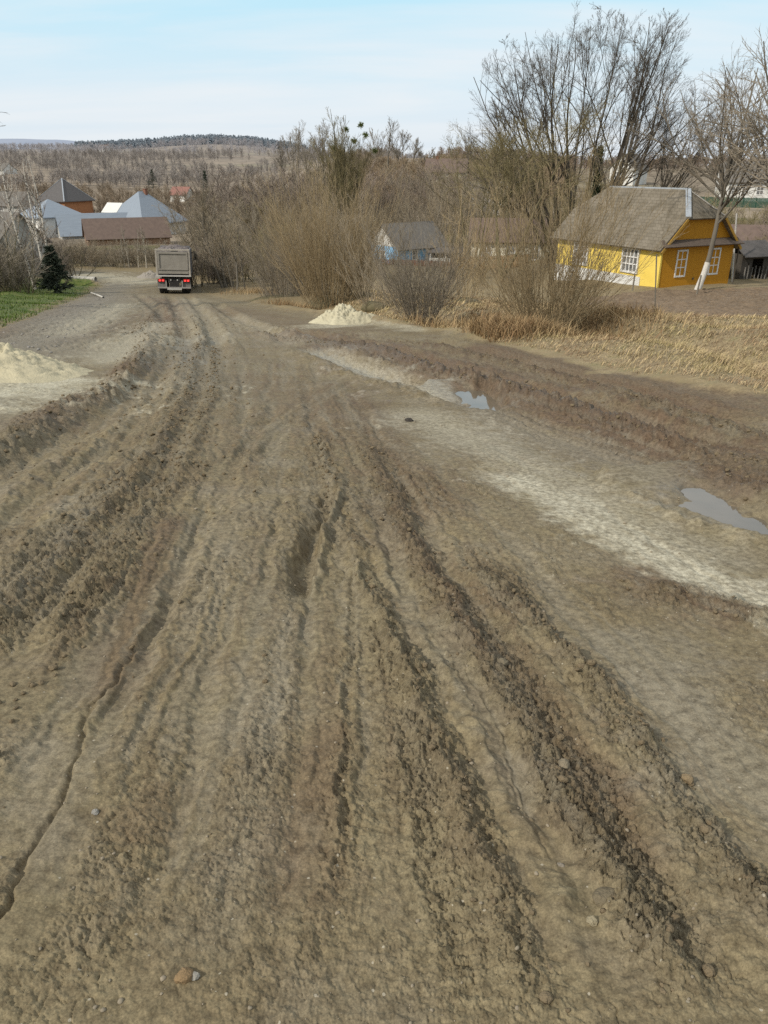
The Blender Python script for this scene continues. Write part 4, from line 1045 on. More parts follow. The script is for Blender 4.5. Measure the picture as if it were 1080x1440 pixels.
def yellow_house():
    x0, y0 = 17.75, 52.0; z0 = gz(x0, y0) + .05
    W, L, wh, rise = 6.3, 10.6, 2.5, 3.15
    r = empty('yellow_house', (x0, y0, z0), (0, 0, math.atan2(.44, .9)))
    tag(r, 'yellow cottage with ochre front and grey half-hipped roof beside the ploughed garden', 'house')
    YEL = simple('yellow paint', (.80, .60, .13), (.70, .51, .10), 1.3, .8, .15, 30); OCH = simple('ochre boards', (.52, .245, .014), (.42, .19, .010), 1.6, .75, .5, 9, (14, 14, .3))
    MB().box(0, W, 0, L, -1.2, wh).build('wall', YEL, r)
    MB().box(-.02, W + .02, -.07, -.004, -1.2, wh).build('front_cladding', OCH, r)
    # plinth along the long wall
    MB().box(-.06, -.004, 1.6, L + .02, -1.3, .42).build('plinth', wallmat('whitewashed plinth', (.66, .66, .64), (.58, .57, .53), .9), r)
    # the cut-off gable in ochre boards
    ph, pt = wh + .32, 4.05
    hb = (pt - wh) / rise * (W / 2)
    g = MB().slab([(.05, -.05, wh), (W - .05, -.05, wh), (W - hb + .05, -.05, pt), (hb - .05, -.05, pt)], .12).build('gable', OCH, r)
    # slopes
    ov = .42; sl = rise / (W / 2); e = wh - ov * sl; zr = wh + rise; ya, yb = 1.6, L - 1.6; fo = -.35
    m = MB(); k = .10
    m.slab([(-ov, fo, e + k), (W / 2 - (zr - pt) / sl, fo, pt + k), (W / 2, ya, zr + k), (W / 2, yb, zr + k), (hb, L + .35, pt + k), (-ov, L + .35, e + k)][::-1], .13)
    m.slab([(W + ov, fo, e + k), (W + ov, L + .35, e + k), (W - hb, L + .35, pt + k), (W / 2, yb, zr + k), (W / 2, ya, zr + k), (W - hb, fo, pt + k)], .13)
    m.slab([(hb - .12, fo - .06, pt + k - .03), (W - hb + .12, fo - .06, pt + k - .03), (W / 2, ya, zr + k)], .1)
    m.slab([(W - hb, L + .36, pt + k - .03), (hb, L + .36, pt + k - .03), (W / 2, yb, zr + k)], .1)
    roof = m.build('roof', slate_roof(), r)
    c = MB(); c.bar((W / 2, ya - .05, zr + .15), (W / 2, yb, zr + .15), .34, .1)
    c.bar((W / 2, ya, zr + .16), (hb - .05, fo, pt + .17), .34, .07)
    c.build('ridge_cap', CAPM, roof)
    c2 = MB().bar((W / 2, ya, zr + .15), (W - hb + .05, fo, pt + .15), .14, .06); c2.build('hip_batten', simple('pale batten', (.42, .40, .36), (.33, .31, .28)), roof)
    # pent roof over the front, verge boards
    p = MB().slab([(-.35, -.62, wh - .02), (W + .35, -.62, wh - .02), (W + .2, -.04, wh + .36), (-.2, -.04, wh + .36)], .06); p.build('pent_roof', simple('brown pent', (.13, .10, .08), (.09, .07, .055), 4, .9, .3), r)
    vm = simple('yellow board', (.45, .27, .05), (.35, .2, .04))
    for v0, v1 in ((-ov + .05, hb - .05), (W + ov - .05, W - hb + .05)): MB().bar((v0, fo - .04, e + .02), (v1, fo - .04, pt + .02), .05, .16).build('verge_board', vm, r)
    MB().box(-.10, .03, -.10, .03, -.1, wh - .05).build('corner_board', YEL, r)
    MB().bar((W + .25, -.3, -.6), (W + .25, -.3, wh - .1), .09, .09, 8).build('corner_post', BK_DARK, r)
    def win(face, u, z, w, h, bars):
        wn = window(r, face, W, L, u, z, w, h, bars=bars, d=.11)
        wn.location = (W / 2, L / 2, 0)
    for u in (1.75, 4.7): win('f', u - W / 2, .62, .72, 1.5, (1, 2))
    for u in (2.7, 7.8): win('l', u - L / 2, .72, 1.35, 1.35, (3, 2))
    MB().bar((3.0, -.08, .35), (3.0, -.1, .35), .16, .16, 10).build('vent', DFRAME, r)
yellow_house()
def shed():
    x, y = pos(1046, 60)[:2]; z = gz(x, y)
    r = empty('wooden_shed', (x, y, z), (0, 0, .35)); tag(r, 'low dark wooden shed with sloping roof right of the yellow house', 'shed')
    OLD = simple('grey old boards', (.085, .075, .062), (.05, .043, .036), 3, .9, .5, 12, (8, 8, .4))
    m = MB(); m.box(-1.3, -1.2, -.9, 1.2, -.5, 1.75); m.box(1.2, 1.3, -.9, 1.2, -.5, 1.75); m.box(-1.2, 1.2, 1.1, 1.2, -.5, 2.1); m.box(-1.2, -.3, -.9, -.82, -.5, 1.7); m.box(.7, 1.2, -.9, -.82, -.5, 1.7); m.box(-.3, .7, -.9, -.82, 1.4, 1.7); m.build('wall', OLD, r)
    MB().slab([(-1.6, -1.5, 1.62), (1.6, -1.5, 1.62), (1.5, .1, 2.6), (-1.5, .1, 2.6)], .07).slab([(1.6, 1.6, 1.75), (-1.6, 1.6, 1.75), (-1.5, .1, 2.6), (1.5, .1, 2.6)], .07).build('roof', simple('tarred roof', (.11, .10, .095), (.07, .065, .06), 3), r)
    for k in range(7):
        q = MB().bar((-1.1 + .33 * k, -1.15 + .1 * random.random(), -.3), (-1.0 + .33 * k + .1 * random.random(), -.95, .7 + .5 * random.random()), .09, .03); q.build('plank', simple('grey plank', (.22, .21, .19), (.15, .14, .13)), r)
shed()
house('barn', 'long low brown barn right of the shed behind the garden', pos(1100, 70), R(72), 4, 9, 1.9, 1.5, BARNW, BROWNROOF)
# pale pole beside the shed
b = pos(1029, 57); t2 = at(1036, 300, 57.4)
o = MB().bar((0, 0, 0), (t2[0] - b[0], t2[1] - b[1], t2[2] - b[2]), .15, .15, 10, w2=.11).build('pole', simple('pale concrete', (.50, .48, .45), (.4, .38, .35), 4)); o.location = b
tag(o, 'thin pale concrete pole leaning behind the right corner of the yellow house', 'pole')

def gl(px, Y, lift=0.0):
    p = pos(px, Y, 0); return (p[0], p[1], p[2] + lift)
def based(px, py, Y): p = at(px, py, Y); return p
house('cottage', 'small sky-blue cottage with white gable and grey roof behind the willows', based(573, 368, 96), R(-50), 5.2, 7.6, 2.0, 2.2, BLUEW, ASB, gm=WHITE, wins=(('f', 0, .5, .7, .9, (1, 1)), ('r', -1.2, .55, .7, .95, (1, 1)), ('r', 2.0, .55, .7, .95, (1, 1))))
def leanto():
    r = empty('lean_to', based(628, 374, 94), (0, 0, R(-12))); tag(r, 'low white-walled lean-to with dark open front beside the blue cottage', 'shed')
    MB().box(-1.9, 1.9, -.9, -.8, -.8, .95).build('wall', WHITE, r); MB().box(-1.9, 1.9, .6, .75, -.8, 1.7).build('back_wall', DFRAME, r)
    MB().slab([(-2.1, -1.1, 1.55), (2.1, -1.1, 1.55), (2.1, .9, 2.0), (-2.1, .9, 2.0)], .08).build('roof', SLATE, r)
    for k in (-1.8, 0, 1.8): MB().bar((k, -.95, -.8), (k, -.95, 1.5), .1, .1).build('post', WHITE, r)
leanto()
house('cottage', 'cream cottage with brown roof seen through the willow left of the yellow house', based(716, 371, 92), R(82), 5, 8.6, 2.7, 2.0, CREAM, BROWNROOF, wins=(('l', -2.6, .8, .9, 1.2, (1, 1)), ('l', 0, .8, .9, 1.2, (1, 1)), ('l', 2.6, .8, .9, 1.2, (1, 1))), fm=FRAME)
house('house', 'small white house glimpsed through branches above the cream cottage', based(684, 287, 140), R(75), 5, 6.5, 1.6, 1.7, WHITE, ASB, wins=(('l', -1.4, .5, .8, .8, (1, 1)), ('l', 1.4, .5, .8, .8, (1, 1))))
house('house', 'brown-roofed house half hidden high on the slope behind the thicket', based(628, 256, 172), R(80), 5, 8, 2.0, 2.2, CREAM, BROWNROOF, wins=(('l', -2, .7, .9, 1.1, (1, 1)), ('l', 2, .7, .9, 1.1, (1, 1))), chimney=(0, 2, .5))
house('house', 'white gabled house with grey roof between the stems of the huge tree', based(883, 254, 190), R(-38), 5.5, 8, 2.6, 2.7, WHITE, ASB, wins=(('f', 0, 3.0, .8, 1.0, (1, 0)), ('f', -1.2, .6, .9, 1.2, (1, 1)), ('r', 0, .7, .9, 1.1, (1, 1))))
house('house', 'large white house with grey roof on the rise at the right border', based(1052, 281, 150), R(74), 7, 11, 3.1, 3.0, WHITE, ASB, wins=(('l', -3.4, 1.0, 1.0, 1.3, (1, 1)), ('l', -1.2, 1.0, 1.0, 1.3, (1, 1)), ('l', 1.2, 1.0, 1.0, 1.3, (1, 1)), ('l', 3.4, 1.0, 1.0, 1.3, (1, 1))), chimney=(.5, -2, .5))
house('house', 'cream gable-fronted house behind the large white house', based(1085, 278, 162), R(10), 6.5, 9, 3.0, 3.2, CREAM, ASB, wins=(('f', -1.3, .9, .9, 1.2, (1, 1)), ('f', 1.3, .9, .9, 1.2, (1, 1))))
# left of the road, down in the valley
house('house', 'large white house under a pale blue tin hipped roof in the valley', based(206, 333, 152), R(-28), 9.6, 11, 3.1, 4.6, WHITE, TIN_BLUE, 'hip', ov=.6, wins=(('f', -2.6, 1.0, 1.2, 1.3, (1, 1)), ('f', 2.4, 1.0, 1.2, 1.3, (1, 1)), ('l', -2.5, 1.0, 1.2, 1.3, (1, 1)), ('l', 2.5, 1.0, 1.2, 1.3, (1, 1))), chimney=(.4, .6, .4))
dm = MB(); dm.box(-5.6, -3.2, -4.2, -1.2, 2.6, 4.6); 
_t = [o for o in col.objects if o.get('label', '').startswith('large white house under')][0]
dm.slab([(-6.0, -4.5, 4.3), (-2.2, -4.5, 4.3), (-2.2, -2.7, 5.9), (-6.0, -2.7, 5.9)], .1); dm.slab([(-2.2, -.9, 4.3), (-6.0, -.9, 4.3), (-6.0, -2.7, 5.9), (-2.2, -2.7, 5.9)], .1); dm.poly([(-5.6, -4.2, 4.55), (-5.6, -2.7, 5.8), (-5.6, -1.2, 4.55)])
dm.build('dormer', WHITE, _t)
h_ = house('outbuilding', 'long low outbuilding with blue-grey tin roof behind the brown barn', based(150, 347, 146), R(-62), 5.0, 15, 2.6, 2.9, GREYW, TIN_BLUE, wins=(('f', 0, 3.0, .6, .8, (0, 0)), ('f', -1, .8, .8, .9, (0, 0))))
house('barn', 'brown-roofed wooden barn in front of the blue roofs', based(181, 349, 128), R(-66), 5.2, 12.2, 1.9, 2.4, BARNW, BROWNROOF, ov=.4, door=('f', 0, 1.4, 1.7))
house('house', 'tall orange brick house with dark pyramid roof above the other roofs', based(98, 322, 186), R(-24), 7.6, 8.4, 6.4, 4.0, BRICK, SLATE, 'pyr', ov=.5, cap=CAPM, wins=(('f', 1.6, 3.6, 1.3, 2.0, (1, 1)), ('f', -1.8, 3.6, 1.3, 2.0, (1, 1)), ('f', 1.6, .8, 1.3, 1.6, (1, 1)), ('l', 0, 3.6, 1.3, 2.0, (1, 1))))
house('house', 'white house with pale blue tin roof behind the birches', based(76, 333, 150), R(-40), 7.6, 8.6, 3.8, 2.5, WHITE, TIN_BLUE, 'pyr', ov=.5, wins=(('f', -1.8, 1.2, .9, 1.4, (1, 1)), ('f', 1.2, 1.2, .9, 1.4, (1, 1)), ('l', 0, 1.2, .9, 1.4, (1, 1))))
house('cottage', 'tiny far cottage with red roof and pale walls at the foot of the hillside', based(257, 282, 285), R(70), 5, 6.5, 2, 2.2, WHITE, REDTIN, wins=(('l', 0, .7, .9, .9, (1, 1)),))
house('house', 'white house high on the hillside at the left border', based(6, 250, 425), R(60), 8, 11, 3.5, 3, WHITE, ASB, wins=(('l', -2, 1, 1.2, 1.3, (1, 1)), ('l', 2, 1, 1.2, 1.3, (1, 1))))
house('house', 'grey-roofed house low behind the dark bushes at the left border', based(-4, 372, 74), R(62), 5, 8, 2.2, 2.2, GREYW, ASB, wins=(('l', -1.5, .8, .8, 1.0, (1, 1)), ('l', 1.5, .8, .8, 1.0, (1, 1))))
house('house', 'pale grey-roofed house left of the birches in the valley', based(22, 305, 175), R(70), 7, 9, 2.4, 2.4, GREYW, ASB, wins=(('l', 0, .8, 1, 1.1, (1, 1)),))
house('house', 'small far house on the hillside left of the hilltop pines', based(148, 214, 900), R(60), 8, 12, 3.5, 3.5, WHITE, BROWNROOF)
house('house', 'small pale far house halfway up the far hillside', based(168, 228, 760), R(75), 6, 9, 2.5, 2.5, WHITE, SLATE)
# fences
def board_fence(name, label, px0, px1, Y0, Y1, h, mat, n=9):
    a = np.array(pos(px0, Y0, 0)); b = np.array(pos(px1, Y1, 0)); L = np.linalg.norm((b - a)[:2])
    r = empty(name, tuple(a)); tag(r, label, 'fence'); d = b - a
    m = MB()
    for k in range(n - 1):
        p, q = d * k / (n - 1), d * (k + 1) / (n - 1)
        w = int(L / (n - 1) / .16)
        for j in range(w):
            s0 = p + (q - p) * (j + .06) / w; s1 = p + (q - p) * (j + .94) / w; hh = h * (1 + .05 * (random.random() - .5))
            m.poly([(s0[0], s0[1], s0[2] - .2), (s1[0], s1[1], s1[2] - .2), (s1[0], s1[1], s1[2] + hh), (s0[0], s0[1], s0[2] + hh)])
    m.build('board_panel', mat, r)
    for k in range(n):
        p = d * k / (n - 1); MB().bar((p[0], p[1] + .1, p[2] - .3), (p[0], p[1] + .1, p[2] + h + .08), .12, .12).build('post', BK_GREY, r)
board_fence('board_fence', 'low brown board fence before the cream cottage', 634, 742, 86, 84, 1.1, simple('fence boards', (.27, .165, .075), (.19, .115, .055), 3), 9)
board_fence('board_fence', 'reddish brown board fence before the blue cottage', 528, 634, 92, 88, .55, simple('red fence boards', (.17, .085, .05), (.12, .065, .04), 3), 9)
board_fence('metal_fence', 'green metal fence along the rise before the large white house', 940, 1080, 138, 134, 1.5, simple('green metal', (.03, .085, .055), (.025, .065, .045), 2, .5), 9)
board_fence('board_fence', 'dark red fence at the right border behind the garden', 1058, 1110, 63, 60, 1.3, simple('dark red boards', (.12, .04, .03), (.09, .03, .025), 3), 5)
# posts of the garden's wire fence
for px, py, h, lean, lab in ((889, 411, 1.0, .03, 'short dark post standing before the yellow wall'), (979, 416, 1.05, .10, 'short dark post standing before the ochre front'), (921, 448, 2.0, -.12, 'tall thin leaning stake at the near edge of the garden')):
    x, y = gp(px, py); o = MB().bar((0, 0, -.2), (lean * h, 0, h), .10 if h < 1.5 else .045, None, 7).build('fence_post', BK_GREY); o.location = (x, y, gz(x, y)); tag(o, lab, 'post')

# ------------------------------------------------------------------ the lorry
def lorry():
    x, y = gp(246, 413); z = gz(x, y)
    a = math.atan2(x, y); sl = math.atan((gz(x * 1.05, y * 1.05) - z) / (.05 * math.hypot(x, y)))
    r = empty('dump_truck', (x, y, z), (sl, R(2.2), -a + R(-3))); r.scale = (.94, .94, .94); tag(r, 'dusty tipper lorry seen from behind with brake lights on', 'lorry')
    DUST = simple('dusty steel', (.30, .275, .235), (.22, .20, .17), 2.2, .75, .15, 20); GREYP = simple('grey blue paint', (.20, .20, .21), (.14, .14, .15), 2, .6); BLK = simple('black rubber', (.02, .019, .018), (.045, .04, .035), 6, .85); STEEL = simple('muddy steel', (.075, .068, .06), (.12, .108, .09), 5, .8); PALEB = simple('pale edge', (.50, .48, .44), (.40, .38, .35), 3, .6)
    w, zb, zt, ln = 1.2, 1.28, 3.05, 5.4
    m = MB(); m.box(-w, w, .04, ln, zb, zb + .08); m.box(-w, -w + .07, .1, ln, zb + .08, zt); m.box(w - .07, w, .1, ln, zb + .08, zt); m.box(-w + .07, w - .07, ln - .08, ln, zb + .08, zt + .15)
    for k in range(6):
        for s in (-1, 1): m.box(s * w - (.06 if s < 0 else 0), s * w + (.06 if s > 0 else 0), .5 + k * .85, .62 + k * .85, zb + .05, zt - .05)
    body = m.build('cargo_body', GREYP, r, .012)
    e = MB(); e.box(-w - .03, -w + .1, -.02, .1, zb + .05, zt); e.box(w - .1, w + .03, -.02, .1, zb + .05, zt); e.box(-w - .03, w + .03, -.03, .1, zt, zt + .12); e.build('rear_frame', simple('pale dusty frame', (.42, .38, .32), (.30, .27, .23), 3, .7), body, .012)
    t = MB(); t.box(-w + .11, w - .11, 0, .06, zb + .14, zt - .06); tg = t.build('tailgate', DUST, r, .01)
    t = MB(); t.box(-w + .12, w - .12, -.06, -.002, zt - .22, zt - .08); t.box(-w + .12, w - .12, -.05, -.002, zb + .42, zb + .52); t.box(-w + .12, -w + .24, -.055, -.002, zb + .52, zt - .22); t.box(w - .24, w - .12, -.055, -.002, zb + .52, zt - .22); t.box(-w + .12, w - .12, -.04, -.002, zb + .16, zb + .30); t.build('rib', DUST, tg, .01)
    MB().box(-w - .05, w + .05, -.10, .03, zb - .04, zb + .06).build('sill', PALEB, r, .01)
    c = MB(); c.box(-.42, -.30, .1, 7.2, .78, 1.15); c.box(.30, .42, .1, 7.2, .78, 1.15); c.box(-.3, .3, .25, .4, .8, 1.1); c.box(-.9, .9, .5, .7, .95, 1.2); c.build('chassis', STEEL, r)
    MB().box(-.34, .34, .06, .12, .48, 1.12).build('underrun_plate', BLK, r)
    b = MB(); b.box(-1.18, 1.18, -.04, .06, .40, .50); b.box(-.62, -.54, .0, .08, .5, .95); b.box(.54, .62, .0, .08, .5, .95); b.build('bumper', simple('pale bumper', (.34, .32, .29), (.24, .22, .2), 4), r, .01)
    MB().box(-.52, .52, -.065, -.045, .30, .42).build('license_plate', simple('dirty plate', (.52, .51, .47), (.36, .34, .3), 14, .6), r)
    for s in (-1, 1):
        MB().box(min(s * .62, s * 1.2), max(s * .62, s * 1.2), .10, .14, .36, 1.0).build('mud_flap', simple('mud flap', (.14, .13, .12), (.20, .185, .165), 4), r)
        q = MB().box(min(s * .66, s * 1.16), max(s * .66, s * 1.16), .0, .08, .84, 1.08).build('tail_light', BLK, r, .008)
        lm, tt, bb = nt('lit tail light'); bb.inputs['Base Color'].default_value = (.5, .01, .01, 1); bb.inputs['Emission Color'].default_value = (1, .06, .05, 1); bb.inputs['Emission Strength'].default_value = 1.3
        rm, tt, bb = nt('red lens'); bb.inputs['Base Color'].default_value = (.30, .012, .012, 1); bb.inputs['Roughness'].default_value = .3
        l = MB()
        for k in (.72, .94): l.box(min(s * k, s * (k + .15)), max(s * k, s * (k + .15)), -.035, -.002, .90, 1.02)
        l.build('lit_lens', lm, q)
        MB().box(min(s * .68, s * 1.14), max(s * .68, s * 1.14), -.02, -.002, 1.025, 1.075).box(min(s * .68, s * .715), max(s * .68, s * .715), -.02, -.002, .86, 1.02).build('lens', rm, q)
        k = MB().bar((s * .24, -.01, 1.0), (s * .24, .06, 1.0), .10, .10, 12).build('reversing_light', PALEB, r)
        # dual wheels on two axles and the front wheel
        for ay, offs in ((.75, (.98, .64)), (2.1, (.98, .64)), (6.4, (1.02,))):
            for k in offs:
                tr = MB(); cseg = 28
                prof = ((-.14, .38), (-.14, .47), (-.10, .51), (.10, .51), (.14, .47), (.14, .38))
                n0 = 0
                for ax, rad in prof:
                    for j in range(cseg):
                        an = 6.28318 * j / cseg; tr.v.append((s * k + ax, ay + rad * math.cos(an), .51 + rad * math.sin(an)))
                for q2 in range(len(prof) - 1):
                    for j in range(cseg):
                        j2 = (j + 1) % cseg; tr.f.append((q2 * cseg + j, q2 * cseg + j2, (q2 + 1) * cseg + j2, (q2 + 1) * cseg + j))
                rim = MB().cyl((s * k, ay, .51), (1, 0, 0), .385, .22, 20).build('wheel', STEEL, r)
                tr.build('tyre', BLK, rim)
    cb = MB(); cb.box(-1.15, 1.15, 5.75, 7.6, .75, 1.9)
    n = len(cb.v); cb.slab([(-1.15, 5.75, 3.0), (-1.15, 7.3, 3.0), (-1.15, 7.58, 1.91), (-1.15, 5.75, 1.91)], 2.3)
    cab = cb.build('cab', simple('cab paint', (.16, .17, .19), (.12, .13, .145), 2, .45), r, .03)
    MB().box(-.8, .8, 5.70, 5.74, 2.1, 2.7).build('window', GLASS, cab)
    for s in (-1, 1):
        mr = MB(); mr.bar((s * 1.12, 7.2, 2.65), (s * 1.42, 7.15, 2.62), .05); mr.box(min(s * 1.36, s * 1.60), max(s * 1.36, s * 1.60), 7.05, 7.17, 2.05, 2.72); mr.build('side_mirror', BLK, r, .02)
    # the load: broken stone heaped behind the tailgate
    n = 26; gx, gy = np.meshgrid(np.linspace(-1.1, 1.1, n), np.linspace(.12, 5.2, n * 2), indexing='xy')
    hz_ = zt - .12 + .35 * np.cos(gx * 1.15) * sstep(-.3, 1.3, gy) * sstep(5.6, 4.2, gy) + .10 * fbm(gx * 2.2, gy * 2.2, 4, 4, .65)
    i = np.arange(gx.size).reshape(gx.shape); f = np.stack([i[:-1, :-1], i[:-1, 1:], i[1:, 1:], i[1:, :-1]], -1).reshape(-1, 4)
    o = mesh_np('stone_load', np.stack([gx.ravel(), gy.ravel(), hz_.ravel()], 1), [f], simple('dark broken stone', (.10, .085, .09), (.24, .21, .19), 3.5, .95, 1, 12), None, False)
    o.location = r.location; o.rotation_euler = r.rotation_euler; o.scale = r.scale; tag(o, 'dark broken stone heaped in the bed of the tipper lorry', 'load')
lorry()

# ------------------------------------------------------------------ heaps
def heap(px, py, rad, h, label, mat, seed, sharp=1.0, off=(0, 0)):
    x0, y0 = gp(px, py); x0 += off[0]; y0 += off[1]
    nr, na = 60, 128; V = []
    rr = (np.arange(nr) / (nr - 1)); aa = np.arange(na) * 2 * math.pi / na
    Rg, A = np.meshgrid(rr, aa, indexing='ij')
    edge = 1 + .16 * fbm(np.cos(A) * 1.3 + seed, np.sin(A) * 1.3, 3, seed)
    X = Rg * rad * edge * np.cos(A); Y = Rg * rad * edge * np.sin(A)
    base = hterrain(X.ravel() + x0, Y.ravel() + y0).reshape(X.shape)
    ci = gz(x0, y0)
    prof = np.clip(1 - Rg, 0, 1) ** sharp
    n1 = fbm(X * 2.6 / rad + seed, Y * 2.6 / rad, 4, seed + 3, .55); f1, f2, idr = worley((X / rad * 9 + .4 * n1).ravel(), (Y / rad * 9).ravel(), seed)
    lum = (np.clip(.5 - f1, 0, 1) * (idr > .45)).reshape(X.shape)
    Z = h * (prof * (1 + .30 * n1) + .12 * lum * sstep(1, .6, Rg) - .07 * (1 - Rg) ** 4) + .05 * h * fbm(X * 14 / rad, Y * 14 / rad, 3, seed + 5) * sstep(1, .7, Rg)
    Z = base + np.maximum(Z, 0) - .02 - .05 * sstep(.92, 1, Rg)
    V = np.stack([X.ravel(), Y.ravel(), Z.ravel() - ci], 1)
    i = np.arange(nr * na).reshape(nr, na); j = np.roll(i, -1, 1)
    f = np.stack([i[:-1], i[1:], j[1:], j[:-1]], -1).reshape(-1, 4)
    o = mesh_np('sand_heap', V, [f], mat, None, True); o.location = (x0, y0, ci); tag(o, label, 'heap'); return o
SAND = simple('pale yellow sand', (.50, .45, .31), (.37, .335, .235), 3.2, .95, .7, 30, spec=.1, detail=8)
heap(2, 526, 1.45, .56, 'large pale yellow sand heap at the left border of the road', SAND, 11, 1.25)
heap(480, 453, 1.08, .60, 'small pointed pale yellow sand heap before the willows on the right', simple('pale grey sand', (.50, .46, .33), (.40, .36, .25), 3.2, .95, .6, 30, spec=.1), 12, 1.15)
heap(212, 390, 1.3, .6, 'tiny grey gravel heap on the road beside the lorry', simple('grey gravel', (.30, .27, .23), (.22, .2, .17), 6, .95, .6), 13, 1.0)
# pipes and slab by the far verge
def pipe(name, label, a, b, rad, mat):
    xa, ya = gp(*a); xb, yb = gp(*b); za, zb = gz(xa, ya), gz(xb, yb)
    P = np.array([[(0, 0, 0), ((xb - xa) * .5, (yb - ya) * .5, (zb - za) * .5 + .02), (xb - xa, yb - ya, zb - za)]])
    V, Fc = tubes([(P, np.full((1, 3), rad), 12)]); V2, F2 = tubes([(P[:, ::-1], np.full((1, 3), rad * .78), 12)])
    o = mesh_np(name, np.vstack([V, V2]), [Fc[0], F2[0] + len(V)], mat, None, True); o.location = (xa, ya, za + rad * .8); tag(o, label, 'pipe')
CONC = simple('pale concrete pipe', (.50, .48, .43), (.40, .38, .34), 3, .9)
pipe('concrete_pipe', 'long pale concrete pipe lying at the far end of the green verge', (98, 395), (135, 396), .20, CONC)
pipe('concrete_pipe', 'short white pipe end lying on the gravel edge of the verge', (128, 413), (145, 418), .055, CONC)

# ------------------------------------------------------------------ stones and clods
def scatter_lumps(name, label, xy, size, mat, seed, sink=.3):
    g = np.random.default_rng(seed); T = lumps(g, 8); n = len(xy); z = hterrain(xy[:, 0], xy[:, 1])
    VV = np.zeros((n, len(IV), 3))
    a = g.random(n) * 6.28; ca, sa = np.cos(a), np.sin(a)
    for k in range(n):
        V = T[k % 8] * size[k]
        VV[k, :, 0] = V[:, 0] * ca[k] - V[:, 1] * sa[k] + xy[k, 0]; VV[k, :, 1] = V[:, 0] * sa[k] + V[:, 1] * ca[k] + xy[k, 1]; VV[k, :, 2] = V[:, 2] + z[k] + size[k] * sink
    f = (IF[None] + (np.arange(n) * len(IV))[:, None, None]).reshape(-1, 3)
    o = mesh_np(name, VV.reshape(-1, 3), [f], mat, None, True); tag(o, label, name.split('_')[-1], kind='stuff')
def clods():
    g = np.random.default_rng(9); pts, sz = [], []
    for kind, L, w, h, ro, fd in TR:
        if ro < .5: continue
        seg = np.diff(L, axis=0); ln = np.hypot(seg[:, 0], seg[:, 1]); tot = ln.sum(); n = int(tot * (26 if w < .2 else 40))
        s = np.sort(g.random(n)) * tot; c = np.concatenate([[0], np.cumsum(ln)]); i = np.clip(np.searchsorted(c, s) - 1, 0, len(ln) - 1)
        p = L[i] + seg[i] * ((s - c[i]) / ln[i])[:, None]
        p = p + g.normal(size=p.shape) * w * .75
        d = np.hypot(p[:, 0], p[:, 1]); k = (d < 30) & (d > .9); p = p[k]; d = d[k]
        pts.append(p); sz.append((.004 + .013 * g.random(len(p)) ** 3) * np.clip(d / 4.5, 1, 1.5))
    p = np.vstack(pts); s = np.concatenate(sz)
    scatter_lumps('mud_clods', 'crumbly clods of brown mud along the ridges between the wheel ruts', p, s, simple('clods', (.20, .158, .10), (.145, .11, .067), 3.0, .95, .8, 90, spec=.15), 1)
    n = 1900; Y = 1.0 + 13 * g.random(n) ** 1.6; u = (g.random(n) - .5) * 1.15; xy = np.stack([u * (Y + .7), Y], 1)
    scatter_lumps('pebbles', 'tiny pale pebbles and grit strewn over the whole muddy road', xy, (.0016 + .0055 * g.random(n) ** 5) * np.clip(Y / 3, 1, 1.7), simple('pebbles', (.30, .25, .18), (.17, .145, .105), 2.2, .8, spec=.3), 2)
    L = LEFT_EDGE; n = 700; i = g.integers(0, len(L) - 1, n); t = g.random((n, 1)); p = L[i] * (1 - t) + L[i + 1] * t; p = p + np.stack([g.random(n) * 3.0, -g.random(n) * 2.2], 1)
    k = np.hypot(p[:, 0], p[:, 1]) < 55; p = p[k]
    scatter_lumps('gravel', 'loose grey and white gravel along the left edge of the road', p, .008 + .03 * g.random(len(p)) ** 3.5, simple('loose gravel', (.30, .28, .25), (.15, .14, .125), 1.7, .9), 3)
clods()
def stone(px, py, s, c, label):
    x, y = gp(px, py); g = np.random.default_rng(px); V = lumps(g, 1)[0]; V = V * s
    o = mesh_np('stone', V, [IF], simple('stone', tuple(k * .8 for k in c), tuple(k * .5 for k in c), 40, .9, .5, 150), None, False)
    o.location = (x, y, gz(x, y) + s * .12); o.rotation_euler = (0, 0, px); tag(o, label, 'stone')
stone(255, 1365, .021, (.34, .23, .12), 'flat orange-brown stone near the lower border of the view')
stone(272, 1363, .010, (.38, .36, .31), 'tiny pale stone touching the flat orange-brown one')
stone(134, 1140, .011, (.36, .34, .30), 'small whitish stone in the left wheel rut')
stone(790, 1208, .014, (.33, .29, .23), 'round pale stone on the floor of the right wheel track')
stone(967, 1095, .024, (.32, .24, .14), 'rounded tan stone stuck in the crumbly lip on the right')
stone(848, 1262, .03, (.22, .18, .115), 'biggest earthy lump on the ridge right of the wheel track')
stone(706, 942, .026, (.25, .21, .14), 'pale lump on the crumbly ridge above the wheel track')
stone(793, 1083, .022, (.30, .25, .17), 'squarish pale lump set into the middle of the crumbly ridge')
stone(833, 1292, .016, (.40, .34, .22), 'small cream stone just below the biggest earthy lump')
stone(1035, 838, .035, (.38, .36, .28), 'pale lump lying on the whitish clay streak')
stone(575, 590, .045, (.07, .06, .05), 'small dark lump standing on the grey clay beyond the ruts')

